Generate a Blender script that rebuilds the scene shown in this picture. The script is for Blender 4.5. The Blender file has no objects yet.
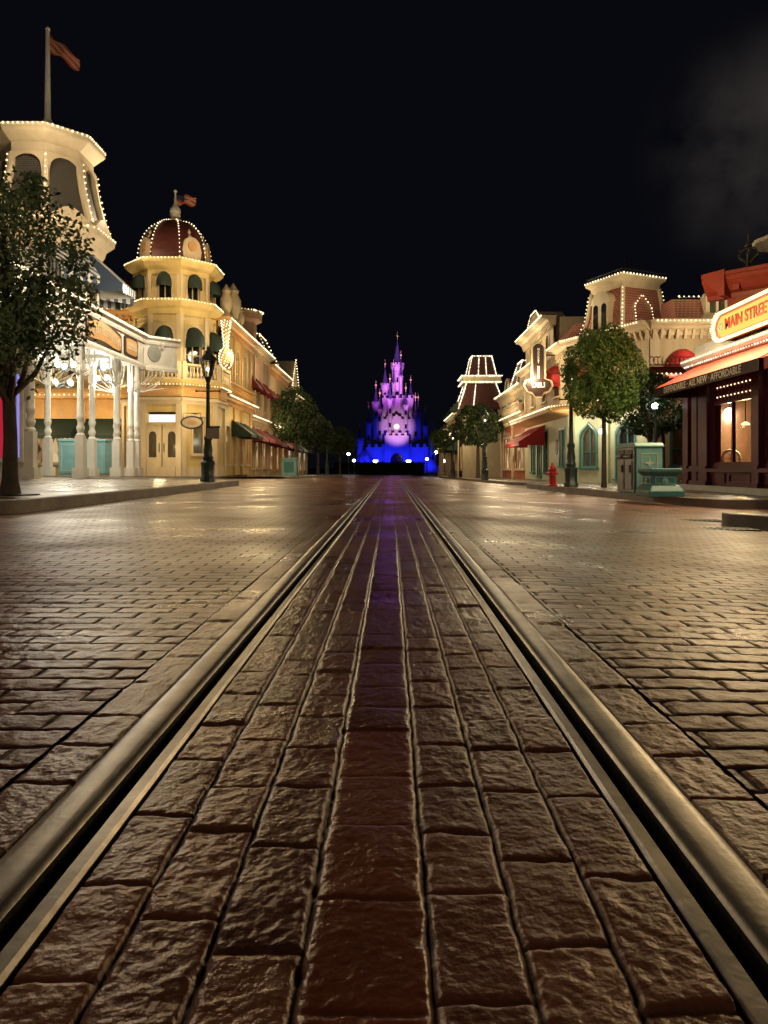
import bpy, bmesh, math, random
import numpy as np
from mathutils import Vector, Matrix
R = math.radians
random.seed(7)
rng = np.random.default_rng(7)
S = bpy.context.scene
COL = S.collection
# ------------------------------------------------------------------ camera
F_PX, VX, VY, EYE = 740.0, 391.0, 468.0, 0.51
cd = bpy.data.cameras.new('camera'); cam = bpy.data.objects.new('camera', cd); COL.objects.link(cam)
cam.location = (0, 0, EYE); cam.rotation_euler = (R(90), 0, 0)
cd.sensor_fit = 'VERTICAL'; cd.sensor_height = 36.0; cd.lens = F_PX / 1024 * 36
cd.shift_x = -(VX - 384) / 1024; cd.shift_y = -(512 - VY) / 1024
cd.clip_start = 0.05; cd.clip_end = 3000
S.camera = cam
# ------------------------------------------------------------------ world: night sky with a faint lit cloud
W = bpy.data.worlds.new('World'); S.world = W; W.use_nodes = True
nt = W.node_tree; nt.nodes.clear()
wo = nt.nodes.new('ShaderNodeOutputWorld'); bg = nt.nodes.new('ShaderNodeBackground')
tc = nt.nodes.new('ShaderNodeTexCoord'); no = nt.nodes.new('ShaderNodeTexNoise')
no.inputs['Scale'].default_value = 5.0; no.inputs['Detail'].default_value = 5; no.inputs['Roughness'].default_value = .55
nt.links.new(tc.outputs['Generated'], no.inputs['Vector'])
dp = nt.nodes.new('ShaderNodeVectorMath'); dp.operation = 'DISTANCE'
cdir = Vector(((765 - VX) / F_PX, 1, (VY - 150) / F_PX)).normalized()
dp.inputs[1].default_value = cdir
nt.links.new(tc.outputs['Generated'], dp.inputs[0])
mr = nt.nodes.new('ShaderNodeMapRange'); mr.inputs[1].default_value = 0.02; mr.inputs[2].default_value = .15; mr.inputs[3].default_value = 1; mr.inputs[4].default_value = 0
mr.interpolation_type = 'SMOOTHSTEP'
nt.links.new(dp.outputs['Value'], mr.inputs[0])
mr2 = nt.nodes.new('ShaderNodeMapRange'); mr2.inputs[1].default_value = .36; mr2.inputs[2].default_value = .75
nt.links.new(no.outputs['Fac'], mr2.inputs[0])
mm = nt.nodes.new('ShaderNodeMath'); mm.operation = 'MULTIPLY'
nt.links.new(mr.outputs[0], mm.inputs[0]); nt.links.new(mr2.outputs[0], mm.inputs[1])
mx = nt.nodes.new('ShaderNodeMix'); mx.data_type = 'RGBA'
mx.inputs['A'].default_value = (.0024, .0026, .0042, 1); mx.inputs['B'].default_value = (.058, .050, .045, 1)
nt.links.new(mm.outputs[0], mx.inputs['Factor'])
nt.links.new(mx.outputs['Result'], bg.inputs['Color']); bg.inputs['Strength'].default_value = 1.0
nt.links.new(bg.outputs[0], wo.inputs[0])
# ------------------------------------------------------------------ exposure
S.view_settings.view_transform = 'Standard'; S.view_settings.look = 'None'
S.view_settings.exposure = 0; S.view_settings.gamma = 1; S.view_settings.use_curve_mapping = False
S.render.engine = 'CYCLES'
cy = S.cycles
cy.use_denoising = True
cy.max_bounces = 5; cy.diffuse_bounces = 2; cy.glossy_bounces = 3; cy.transmission_bounces = 3; cy.transparent_max_bounces = 6
cy.sample_clamp_indirect = 3.0; cy.caustics_reflective = False; cy.caustics_refractive = False
cy.use_light_tree = True

GAIN = 1.8
def lamp(name, loc, power, color=(1, .72, .38), radius=.12, spot=None, target=None, blend=.6):
    ld = bpy.data.lights.new(name, 'SPOT' if spot else 'POINT')
    ld.energy = power * (1 if spot else GAIN); ld.color = color; ld.shadow_soft_size = radius
    o = bpy.data.objects.new(name, ld); COL.objects.link(o); o.location = loc
    if spot:
        ld.spot_size = R(spot); ld.spot_blend = blend
        o.rotation_euler = (Vector(target) - Vector(loc)).to_track_quat('-Z', 'Y').to_euler()
    return o
def strip(name, loc, target, sx, sy, power, color=(1, .72, .38)):
    ld = bpy.data.lights.new(name, 'AREA'); ld.shape = 'RECTANGLE'; ld.size = sx; ld.size_y = sy
    ld.energy = power * GAIN; ld.color = color
    o = bpy.data.objects.new(name, ld); COL.objects.link(o); o.location = loc
    o.rotation_euler = (Vector(target) - Vector(loc)).to_track_quat('-Z', 'Y').to_euler()
    return o

# ------------------------------------------------------------------ helpers
def PX(x, Y): return (x - VX) * Y / F_PX
def PZ(y, Y): return EYE + (VY - y) * Y / F_PX

WL = {}
class Frame:
    def __init__(s, ox, oy, ang=None, u=None, n=None):
        s.o = Vector((ox, oy)); s.u = Vector(u).normalized(); s.n = Vector(n).normalized()
    def __call__(s, u, v, z):
        p = s.o + s.u * u + s.n * v
        return (p.x, p.y, z)
WF = Frame(0, 0, u=(1, 0), n=(0, 1))          # plain world axes
def FL(x, y=0): return Frame(x, y, u=(0, 1), n=(1, 0))     # left-hand street front, looks +X
def FR(x, y=0): return Frame(x, y, u=(0, 1), n=(-1, 0))    # right-hand street front, looks -X
def FC(x, y): return Frame(x, y, u=(1, 0), n=(0, -1))      # front that looks at the camera side
def FD(p, q):                                             # front running p -> q, looking to the camera side
    u = Vector((q[0] - p[0], q[1] - p[1])).normalized(); n = Vector((u.y, -u.x))
    return Frame(p[0], p[1], u=u, n=n), (Vector(q) - Vector(p)).length

class MB:
    def __init__(s): s.v = []; s.f = []
    def add(s, vs, fs):
        b = len(s.v); s.v += [tuple(p) for p in vs]; s.f += [tuple(i + b for i in f) for f in fs]; return s
    def box(s, F, u0, u1, v0, v1, z0, z1):
        P = [F(u, v, z) for z in (z0, z1) for (u, v) in ((u0, v0), (u1, v0), (u1, v1), (u0, v1))]
        return s.add(P, [(0, 3, 2, 1), (4, 5, 6, 7), (0, 1, 5, 4), (1, 2, 6, 5), (2, 3, 7, 6), (3, 0, 4, 7)])
    def prism(s, F, pts, v0, v1):             # outline in u-z pushed along v
        n = len(pts)
        P = [F(u, v0, z) for u, z in pts] + [F(u, v1, z) for u, z in pts]
        return s.add(P, [tuple(range(n))[::-1], tuple(range(n, 2 * n))] + [(i, (i + 1) % n, n + (i + 1) % n, n + i) for i in range(n)])
    def sweep(s, F, prof, u0, u1):            # outline in v-z pushed along u
        n = len(prof)
        P = [F(u0, v, z) for v, z in prof] + [F(u1, v, z) for v, z in prof]
        return s.add(P, [tuple(range(n))[::-1], tuple(range(n, 2 * n))] + [(i, (i + 1) % n, n + (i + 1) % n, n + i) for i in range(n)])
    def slab(s, pts, z0, z1):                 # plan outline
        n = len(pts)
        P = [(x, y, z0) for x, y in pts] + [(x, y, z1) for x, y in pts]
        return s.add(P, [tuple(range(n))[::-1], tuple(range(n, 2 * n))] + [(i, (i + 1) % n, n + (i + 1) % n, n + i) for i in range(n)])
    def lathe(s, c, prof, n=16, a0=0.0, cap=True):
        P = []
        for r, z in prof:
            for k in range(n):
                a = a0 + 2 * math.pi * k / n
                P.append((c[0] + r * math.cos(a), c[1] + r * math.sin(a), c[2] + z))
        fs = []
        for i in range(len(prof) - 1):
            for k in range(n):
                k2 = (k + 1) % n
                fs.append((i * n + k, i * n + k2, (i + 1) * n + k2, (i + 1) * n + k))
        if cap:
            fs.append(tuple(range(n))[::-1]); fs.append(tuple((len(prof) - 1) * n + k for k in range(n)))
        return s.add(P, fs)
    def tube(s, pts, rad, n=8):
        pts = [Vector(p) for p in pts]; m = len(pts)
        if not hasattr(rad, '__len__'): rad = [rad] * m
        P = []
        for i, p in enumerate(pts):
            t = (pts[min(i + 1, m - 1)] - pts[max(i - 1, 0)]).normalized()
            a = t.cross(Vector((0, 0, 1)) if abs(t.z) < .9 else Vector((1, 0, 0))).normalized(); b = t.cross(a)
            for k in range(n):
                w = 2 * math.pi * k / n
                P.append(p + (a * math.cos(w) + b * math.sin(w)) * rad[i])
        fs = [(i * n + k, i * n + (k + 1) % n, (i + 1) * n + (k + 1) % n, (i + 1) * n + k) for i in range(m - 1) for k in range(n)]
        fs += [tuple(range(n))[::-1], tuple((m - 1) * n + k for k in range(n))]
        return s.add(P, fs)
    def ball(s, c, r, n=10, sz=1.0):
        m = max(4, n // 2 + 1)
        prof = [(max(1e-4, r * math.sin(math.pi * i / m)), -r * sz * math.cos(math.pi * i / m)) for i in range(m + 1)]
        return s.lathe(c, prof, n)
    def bulb(s, p, r):
        x, y, z = p
        return s.add([(x + r, y, z), (x - r, y, z), (x, y + r, z), (x, y - r, z), (x, y, z + r), (x, y, z - r)],
                     [(0, 2, 4), (2, 1, 4), (1, 3, 4), (3, 0, 4), (2, 0, 5), (1, 2, 5), (3, 1, 5), (0, 3, 5)])
    def bulbs(s, pts, gap=.2, r=.035):
        pts = [Vector(p) for p in pts]
        last = None
        for a, b in zip(pts, pts[1:]):
            n = max(1, int(round((b - a).length / gap)))
            for i in range(n):
                k = len(s.v); s.bulb(a.lerp(b, (i + .5) / n), r * random.uniform(.65, 1.3))
                if last is not None:            # the wire from bulb to bulb
                    x, y, z = s.v[last + 5]; s.v.append((x, y, z - .003)); s.f.append((last + 5, k + 5, len(s.v) - 1))
                last = k
        return s
    def quad(s, *pts): return s.add(pts, [tuple(range(len(pts)))])
    def build(s, name, m, parent=None, smooth=None, bevel=0):
        me = bpy.data.meshes.new(name)
        if parent is None:
            P = np.array(s.v); o0 = Vector((float((P[:, 0].min() + P[:, 0].max()) / 2), float((P[:, 1].min() + P[:, 1].max()) / 2), float(P[:, 2].min())))
        else: o0 = WL[parent]
        me.from_pydata([(x - o0.x, y - o0.y, z - o0.z) for x, y, z in s.v], [], s.f); me.update()
        if len(s.f) < 30000:
            bm = bmesh.new(); bm.from_mesh(me); bmesh.ops.recalc_face_normals(bm, faces=bm.faces); bm.to_mesh(me); bm.free()
        if smooth:
            me.polygons.foreach_set('use_smooth', [True] * len(me.polygons)); me.set_sharp_from_angle(angle=R(smooth))
        me.materials.append(m)
        o = bpy.data.objects.new(name, me); COL.objects.link(o); WL[o] = o0
        if parent is None: o.location = o0
        else: o.parent = parent
        if bevel:
            md = o.modifiers.new('edge', 'BEVEL'); md.width = bevel; md.segments = 2; md.limit_method = 'ANGLE'
        return o
def tag(o, label, cat, group=None):
    o['label'] = label; o['category'] = cat
    if group: o['group'] = group
    return o
def thing(name, label, cat, loc, group=None):
    o = bpy.data.objects.new(name, None); COL.objects.link(o); o.location = loc; WL[o] = Vector(loc)
    o.empty_display_size = .2
    return tag(o, label, cat, group)
def dup(root, loc, label, scale=1.0, rotz=0.0):
    r = root.copy(); COL.objects.link(r); r.location = loc; r.scale = (scale,) * 3; r.rotation_euler = (0, 0, rotz); r['label'] = label
    for ch in root.children:
        c = ch.copy(); COL.objects.link(c); c.parent = r
        for g in ch.children:
            d = g.copy(); COL.objects.link(d); d.parent = c
    return r
def struct(o): o['kind'] = 'structure'; return o

# ------------------------------------------------------------------ materials
def mat(name, col, rough=.6, var=.18, nscale=3.0, bump=.15, bscale=40.0, metal=0.0, spec=.5, streak=False):
    m = bpy.data.materials.new(name); m.use_nodes = True
    t = m.node_tree; b = t.nodes['Principled BSDF']
    b.inputs['Roughness'].default_value = rough; b.inputs['Metallic'].default_value = metal
    b.inputs['Specular IOR Level'].default_value = spec
    tc = t.nodes.new('ShaderNodeTexCoord'); n = t.nodes.new('ShaderNodeTexNoise')
    n.inputs['Scale'].default_value = nscale; n.inputs['Detail'].default_value = 6; n.inputs['Roughness'].default_value = .65
    if streak:
        mp = t.nodes.new('ShaderNodeMapping'); mp.inputs['Scale'].default_value = (1, 1, .25)
        t.links.new(tc.outputs['Object'], mp.inputs[0]); t.links.new(mp.outputs[0], n.inputs['Vector'])
    else: t.links.new(tc.outputs['Object'], n.inputs['Vector'])
    r = t.nodes.new('ShaderNodeValToRGB')
    lo = [c * (1 - var) for c in col]; hi = [min(1, c * (1 + var * .7)) for c in col]
    r.color_ramp.elements[0].position = .32; r.color_ramp.elements[0].color = (*lo, 1)
    r.color_ramp.elements[1].position = .7; r.color_ramp.elements[1].color = (*hi, 1)
    t.links.new(n.outputs['Fac'], r.inputs[0]); t.links.new(r.outputs[0], b.inputs['Base Color'])
    if bump:
        n2 = t.nodes.new('ShaderNodeTexNoise'); n2.inputs['Scale'].default_value = bscale; n2.inputs['Detail'].default_value = 3
        t.links.new(tc.outputs['Object'], n2.inputs['Vector'])
        bp = t.nodes.new('ShaderNodeBump'); bp.inputs['Strength'].default_value = bump; bp.inputs['Distance'].default_value = .01
        t.links.new(n2.outputs['Fac'], bp.inputs['Height']); t.links.new(bp.outputs[0], b.inputs['Normal'])
    return m
def emit(name, col, st, sampled=True):
    m = bpy.data.materials.new(name); m.use_nodes = True
    t = m.node_tree; t.nodes.clear()
    o = t.nodes.new('ShaderNodeOutputMaterial'); e = t.nodes.new('ShaderNodeEmission')
    e.inputs[0].default_value = (*col, 1); e.inputs[1].default_value = st
    t.links.new(e.outputs[0], o.inputs[0])
    if not sampled: m.cycles.emission_sampling = 'NONE'
    return m
def pattern(name, ca, cb, kind, scale, rough=.6):
    """tiles, stripes or lattice on a roof or awning, in object space"""
    m = mat(name, ca, rough); t = m.node_tree; b = t.nodes['Principled BSDF']
    tc = t.nodes['Texture Coordinate']
    w = t.nodes.new('ShaderNodeTexWave') if kind == 'stripe' else t.nodes.new('ShaderNodeTexBrick')
    if kind == 'stripe':
        w.bands_direction = 'Y'; w.inputs['Scale'].default_value = scale
        r = t.nodes.new('ShaderNodeValToRGB'); r.color_ramp.interpolation = 'CONSTANT'
        r.color_ramp.elements[0].color = (*ca, 1); r.color_ramp.elements[1].position = .5; r.color_ramp.elements[1].color = (*cb, 1)
        t.links.new(tc.outputs['Object'], w.inputs['Vector']); t.links.new(w.outputs['Fac'], r.inputs[0]); t.links.new(r.outputs[0], b.inputs['Base Color'])
    else:
        mp = t.nodes.new('ShaderNodeMapping'); mp.inputs['Rotation'].default_value = (R(90), 0, 0)
        sep = t.nodes.new('ShaderNodeSeparateXYZ'); cmb = t.nodes.new('ShaderNodeCombineXYZ'); ad = t.nodes.new('ShaderNodeMath'); ad.operation = 'ADD'
        t.links.new(tc.outputs['Object'], sep.inputs[0]); t.links.new(sep.outputs['X'], ad.inputs[0]); t.links.new(sep.outputs['Y'], ad.inputs[1])
        t.links.new(ad.outputs[0], cmb.inputs['X']); t.links.new(sep.outputs['Z'], cmb.inputs['Y'])
        t.links.new(cmb.outputs[0], w.inputs['Vector'])
        w.inputs['Scale'].default_value = scale; w.inputs['Color1'].default_value = (*ca, 1); w.inputs['Color2'].default_value = (*[c * .75 for c in ca], 1)
        w.inputs['Mortar'].default_value = (*cb, 1); w.inputs['Mortar Size'].default_value = .025; w.inputs['Brick Width'].default_value = .3; w.inputs['Row Height'].default_value = .2
        t.links.new(w.outputs['Color'], b.inputs['Base Color'])
        bp = t.nodes.new('ShaderNodeBump'); bp.inputs['Strength'].default_value = .6; bp.inputs['Distance'].default_value = .02; bp.invert = True
        t.links.new(w.outputs['Fac'], bp.inputs['Height']); t.links.new(bp.outputs[0], b.inputs['Normal'])
    return m
def glass(name, tint=(.8, .85, .85), mixf=.72):
    m = bpy.data.materials.new(name); m.use_nodes = True; t = m.node_tree; t.nodes.clear()
    o = t.nodes.new('ShaderNodeOutputMaterial'); g = t.nodes.new('ShaderNodeBsdfGlossy'); g.inputs['Roughness'].default_value = .03
    tr = t.nodes.new('ShaderNodeBsdfTransparent'); tr.inputs[0].default_value = (*tint, 1)
    lw = t.nodes.new('ShaderNodeFresnel'); lw.inputs[0].default_value = 1.5
    ms = t.nodes.new('ShaderNodeMixShader'); t.links.new(lw.outputs[0], ms.inputs[0]); t.links.new(tr.outputs[0], ms.inputs[1]); t.links.new(g.outputs[0], ms.inputs[2])
    t.links.new(ms.outputs[0], o.inputs[0]); return m

M = dict(
    white=mat('white_paint', (.72, .70, .62), .5, .12, 2, .1),
    cream=mat('cream_paint', (.66, .54, .36), .55, .16, 2, .12, streak=True),
    yellow=mat('yellow_paint', (.66, .50, .20), .55, .15, 2, .12, streak=True),
    ochre=mat('ochre_trim', (.62, .36, .14), .5, .15, 3, .1),
    pinkwall=mat('pink_stucco', (.46, .29, .19), .65, .2, 2, .2, streak=True),
    tan=mat('tan_stucco', (.52, .41, .26), .65, .2, 2, .2, streak=True),
    brick=pattern('red_brick', (.40, .085, .045), (.42, .30, .22), 'brick', 2.0),
    rust=mat('rust_paint', (.38, .11, .05), .55, .15, 2, .1),
    redwall=mat('red_paint', (.40, .072, .058), .45, .18, 2, .08),
    maroon=mat('maroon_paint', (.13, .022, .05), .32, .25, 3, .08),
    slate=pattern('maroon_roof_tiles', (.13, .03, .022), (.04, .012, .01), 'brick', 2.2, .5),
    lattice=pattern('grey_lattice_panel', (.035, .032, .03), (.15, .13, .10), 'brick', 3.2, .6),
    greenwall=mat('pale_green_paint', (.55, .56, .38), .55, .14, 2, .1, streak=True),
    teal=mat('teal_paint', (.20, .42, .43), .38, .18, 4, .06),
    tealdark=mat('dark_teal_paint', (.05, .20, .205), .38, .2, 4, .06),
    tealtrim=mat('pale_teal_trim', (.55, .55, .42), .45, .1, 4, 0),
    red=mat('red_awning_cloth', (.42, .018, .02), .7, .2, 2, .2),
    orange=mat('orange_red_awning_cloth', (.55, .075, .035), .7, .15, 2, .2),
    darkred=mat('dark_red_awning_cloth', (.16, .012, .014), .7, .2, 2, .2),
    green=mat('green_awning_cloth', (.008, .024, .018), .7, .25, 2, .2),
    iron=mat('dark_green_iron', (.035, .06, .062), .42, .25, 6, .08),
    black=mat('black_paint', (.012, .012, .013), .4, .2, 4, .05),
    wood=mat('brown_wood', (.16, .07, .03), .5, .25, 4, .15, streak=True),
    dark=mat('dark_glass', (.012, .014, .018), .06, .1, 2, 0),
    curtain=mat('curtain_glass', (.10, .085, .06), .1, .6, 5, 0, streak=True),
    stone=mat('pale_stone', (.40, .37, .32), .55, .22, 1.5, .25),
    kerb=mat('kerb_stone', (.24, .21, .18), .55, .35, 2.5, .4, 30),
    bark=mat('tree_bark', (.075, .058, .045), .85, .4, 9, .9, 30),
    steel=mat('brushed_steel', (.27, .30, .31), .4, .2, 4, .05, metal=.3),
    rail=mat('worn_rail_steel', (.29, .255, .215), .36, .55, 5, .06, 70, metal=.8),
    groove=mat('groove_dirt_shade', (.012, .010, .009), .7, .4, 30, .3, 60),  # black of the rail slot: dirt, with the slot's shade painted in
    finial=mat('castle_finial', (.8, .8, .3), .4, .1, 4, 0),
    hydrant=mat('red_enamel', (.5, .02, .02), .3, .15, 5, .05),
    gold=mat('gold_paint', (.55, .33, .08), .35, .2, 4, .05, metal=.4),
    signred=mat('sign_red_letter', (.36, .045, .012), .5, .1, 4, 0),
    letter=mat('white_letter', (.8, .76, .68), .6, .1, 4, 0),
    signbrown=mat('sign_brown', (.035, .012, .008), .5, .1, 4, 0),
    flagred=mat('red_flag_cloth', (.4, .06, .03), .8, .2, 3, 0),
    flagwhite=mat('white_flag_cloth', (.5, .34, .24), .8, .2, 3, 0),
    flagblue=mat('navy_flag_cloth', (.03, .03, .07), .8, .2, 3, 0),
    castle=mat('castle_stone', (.5, .46, .5), .7, .2, .25, .2),
    castleroof=mat('castle_roof_slate', (.05, .05, .11), .5, .2, .5, .1),
    hedge=mat('hedge_leaf', (.03, .05, .015), .7, .4, 6, 0),
    interior=mat('shop_interior', (.30, .16, .10), .6, .5, 1.5, 0, streak=True),
    shopglass=glass('shop_window_glass'),
    lampglass=glass('lantern_glass', (.9, .92, .88)),
    bulb=emit('warm_bulb', (1, .80, .46), 2.6),
    bulbw=emit('white_bulb', (1, .86, .60), 2.4),
    globe=emit('lit_globe', (1, .95, .80), 4.0),
    cold=emit('cold_lamp', (.92, .96, 1.0), 22.0),
    neon=emit('yellow_neon', (1, .80, .34), 2.6),
    signface=emit('lit_sign_face', (1, .64, .13), 1.25),
    warmwin=emit('lit_window', (1, .66, .30), .9),
    whitewin=emit('lit_transom', (1, .95, .88), 1.15),
    lavender=emit('lavender_panel', (.36, .33, .95), .8),
    redpanel=emit('red_panel', (.75, .03, .07), .55),
    paleglow=emit('pale_green_window', (.55, .8, .55), .5),
)
def litwin(name, ca, cb, st, sc):
    m = emit(name, ca, st); t = m.node_tree; e = t.nodes['Emission']
    tc = t.nodes.new('ShaderNodeTexCoord'); v = t.nodes.new('ShaderNodeTexVoronoi'); v.inputs['Scale'].default_value = sc
    mp = t.nodes.new('ShaderNodeMapping'); mp.inputs['Scale'].default_value = (1, 1, .6)
    t.links.new(tc.outputs['Object'], mp.inputs[0]); t.links.new(mp.outputs[0], v.inputs['Vector'])
    sp = t.nodes.new('ShaderNodeSeparateColor'); t.links.new(v.outputs['Color'], sp.inputs[0])
    r = t.nodes.new('ShaderNodeValToRGB'); el = r.color_ramp.elements
    el[0].color = (*[c * .12 for c in cb], 1); el[1].color = (*ca, 1); k = el.new(.6); k.color = (*cb, 1)
    t.links.new(sp.outputs[0], r.inputs[0]); t.links.new(r.outputs[0], e.inputs[0]); return m
M['warmwin'] = litwin('lit_shop_display', (1, .72, .38), (.42, .22, .09), .75, 3.2)
M['whitewin_far'] = litwin('far_shop_display', (1, .86, .62), (.35, .24, .12), .9, 2.2)
def siding(m, sc, st):
    t = m.node_tree; w = t.nodes.new('ShaderNodeTexWave'); w.bands_direction = 'Z'; w.wave_profile = 'SAW'; w.inputs['Scale'].default_value = sc
    t.links.new(t.nodes['Texture Coordinate'].outputs['Object'], w.inputs['Vector'])
    b = t.nodes.new('ShaderNodeBump'); b.inputs['Strength'].default_value = st; b.inputs['Distance'].default_value = .02
    t.links.new(w.outputs['Fac'], b.inputs['Height'])
    o = t.nodes['Bump']; t.links.new(b.outputs[0], o.inputs['Normal'])
M['whiteboard'] = mat('white_boards', (.70, .68, .60), .5, .14, 2, .1); siding(M['whiteboard'], 1.8, .7)
siding(M['yellow'], 1.6, .45); siding(M['tan'], 1.0, .35)
def leafmat(name, col):
    m = mat(name, col, .5, .45, 1.6, 0, spec=.35)
    b = m.node_tree.nodes['Principled BSDF']
    b.inputs['Transmission Weight'].default_value = 0
    return m
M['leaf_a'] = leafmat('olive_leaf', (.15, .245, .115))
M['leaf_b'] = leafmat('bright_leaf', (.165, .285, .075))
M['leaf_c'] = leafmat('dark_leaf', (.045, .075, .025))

# ------------------------------------------------------------------ ground
def gz(x, y):
    x = np.asarray(x, float); y = np.asarray(y, float)
    z = .015 * np.clip(-x - 4.3, 0, 8) - .04 * np.clip(x - .7, 0, 5.2)
    return z - .0065 * np.clip(y - 28, 0, 90)
def G(x, y): return float(gz(x, y))
def vnoise(x, y, seed):
    def h(i, j):
        n = (i.astype(np.int64) * 374761393 + j.astype(np.int64) * 668265263 + seed * 1442695041) & 0x7fffffff
        n = ((n ^ (n >> 13)) * 1274126177) & 0x7fffffff
        return ((n ^ (n >> 16)) & 0xffff) / 65535.0
    i = np.floor(x); j = np.floor(y); fx = x - i; fy = y - j
    fx = fx * fx * (3 - 2 * fx); fy = fy * fy * (3 - 2 * fy)
    return (h(i, j) * (1 - fx) + h(i + 1, j) * fx) * (1 - fy) + (h(i, j + 1) * (1 - fx) + h(i + 1, j + 1) * fx) * fy
def fbm(x, y, s, seed, octs=3):
    t = 0; a = 1; tot = 0
    for k in range(octs):
        t = t + a * vnoise(x / s + 17.3 * k, y / s + 9.1 * k, seed + k); tot += a; a *= .55; s *= .5
    return t / tot - .5
def sstep(t): t = np.clip(t, 0, 1); return t * t * (3 - 2 * t)
def grid(name, X, Y, Zf, m, attrs=None):
    nx, ny = len(X), len(Y)
    gx, gy = np.meshgrid(X, Y)
    Z = Zf(gx, gy); A = None
    if isinstance(Z, tuple): Z, A = Z
    co = np.stack([gx, gy, Z], -1).reshape(-1, 3).astype(np.float32)
    idx = (np.arange(ny - 1)[:, None] * nx + np.arange(nx - 1)[None, :]).reshape(-1)
    quads = np.stack([idx, idx + 1, idx + nx + 1, idx + nx], -1).astype(np.int32)
    me = bpy.data.meshes.new(name)
    me.vertices.add(len(co)); me.vertices.foreach_set('co', co.ravel())
    me.loops.add(quads.size); me.loops.foreach_set('vertex_index', quads.ravel())
    me.polygons.add(len(quads)); me.polygons.foreach_set('loop_start', np.arange(0, quads.size, 4, dtype=np.int32))
    me.polygons.foreach_set('use_smooth', np.ones(len(quads), bool))
    me.update(calc_edges=True)
    if A is not None:
        at = me.color_attributes.new('paver', 'FLOAT_COLOR', 'POINT')
        at.data.foreach_set('color', np.concatenate([A.reshape(-1, 3), np.ones((len(co), 1))], 1).astype(np.float32).ravel())
    me.materials.append(m)
    o = bpy.data.objects.new(name, me); COL.objects.link(o); return o
def rows(y0, y1, mn, k=1.0):
    r = [y0]
    while r[-1] < y1: r.append(r[-1] + max(mn, k * r[-1] ** 2 / 378))
    r[-1] = y1; return np.array(r)

TX = -.026                                   # centre of the track
# stones of the track bed run along the rails
CB = np.array([-.595, -.483, -.36, -.265, -.167, -.067, .067, .167, .265, .36, .483, .595]) + TX
joints = []
for c in range(11):
    y = .1 + random.random() * .15; js = []
    while y < 70:
        js.append(y); y += random.choice([.145, .17, .19, .2, .215]) * random.uniform(.93, 1.07) * (1.15 if c in (0, 10) else 1)
    joints.append(np.array(js))
stone_rnd = rng.random((11, 900, 6))
def bed(x, y):
    wob = fbm(x * 3, y, .05, 3, 3) * .0075
    xw = x + wob
    c = np.clip(np.searchsorted(CB, xw.ravel()).reshape(x.shape) - 1, 0, 10)
    dx = np.minimum(xw - CB[c], CB[c + 1] - xw)
    yw = y + fbm(x, y * 2, .05, 9, 2) * .012
    k = np.zeros(x.shape, int); dy = np.full(x.shape, 9.)
    for i in range(11):
        mk = c == i; yy = yw[mk]; J = joints[i]
        kk = np.clip(np.searchsorted(J, yy), 1, len(J) - 1); k[mk] = kk
        dy[mk] = np.minimum(yy - J[kk - 1], J[kk] - yy)
    far = sstep((y - 3) / 6)
    st = stone_rnd[c, k % 900]
    mid = ((c == 5)).astype(float)
    # worn joints: deep along the rails' direction, shallower across, nearly filled in the middle column
    jx = 1 - sstep(dx / .0055); jy = (1 - sstep(dy / .0048)) * (.7 - .4 * mid)
    j = np.maximum(jx, jy)
    rx = 1 - sstep(dx / .014); ry = (1 - sstep(dy / .013)) * (1 - .5 * mid)
    h = -.0058 * j - .0018 * np.maximum(rx, ry)
    h += (st[..., 0] - .5) * .005 + (st[..., 1] - .5) * .05 * (dx - .05) * (1 - mid * .6)
    rough = fbm(x, y, .016, 21, 4) * .0042 + fbm(x, y, .08, 33, 2) * .004
    chip = np.clip(vnoise(x / .05, y / .05, 77) - .80, 0, 1) * .022 * np.maximum(rx, ry)
    h += rough * (1 - .25 * mid) * (.75 + .5 * st[..., 2]) - chip
    h *= (1 - far)
    under = (np.abs(x - TX) > .352) & (np.abs(x - TX) < .491)
    h = np.where(under, -.05, h)
    return gz(x, y) + h, np.stack([j * (1 - .8 * far * (jx < .05)), st[..., 3], mid], -1)
xs = np.unique(np.concatenate([np.arange(-.595, .595, .003), CB - TX, [-.491, -.352, .352, .491, .595]])) + TX

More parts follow.
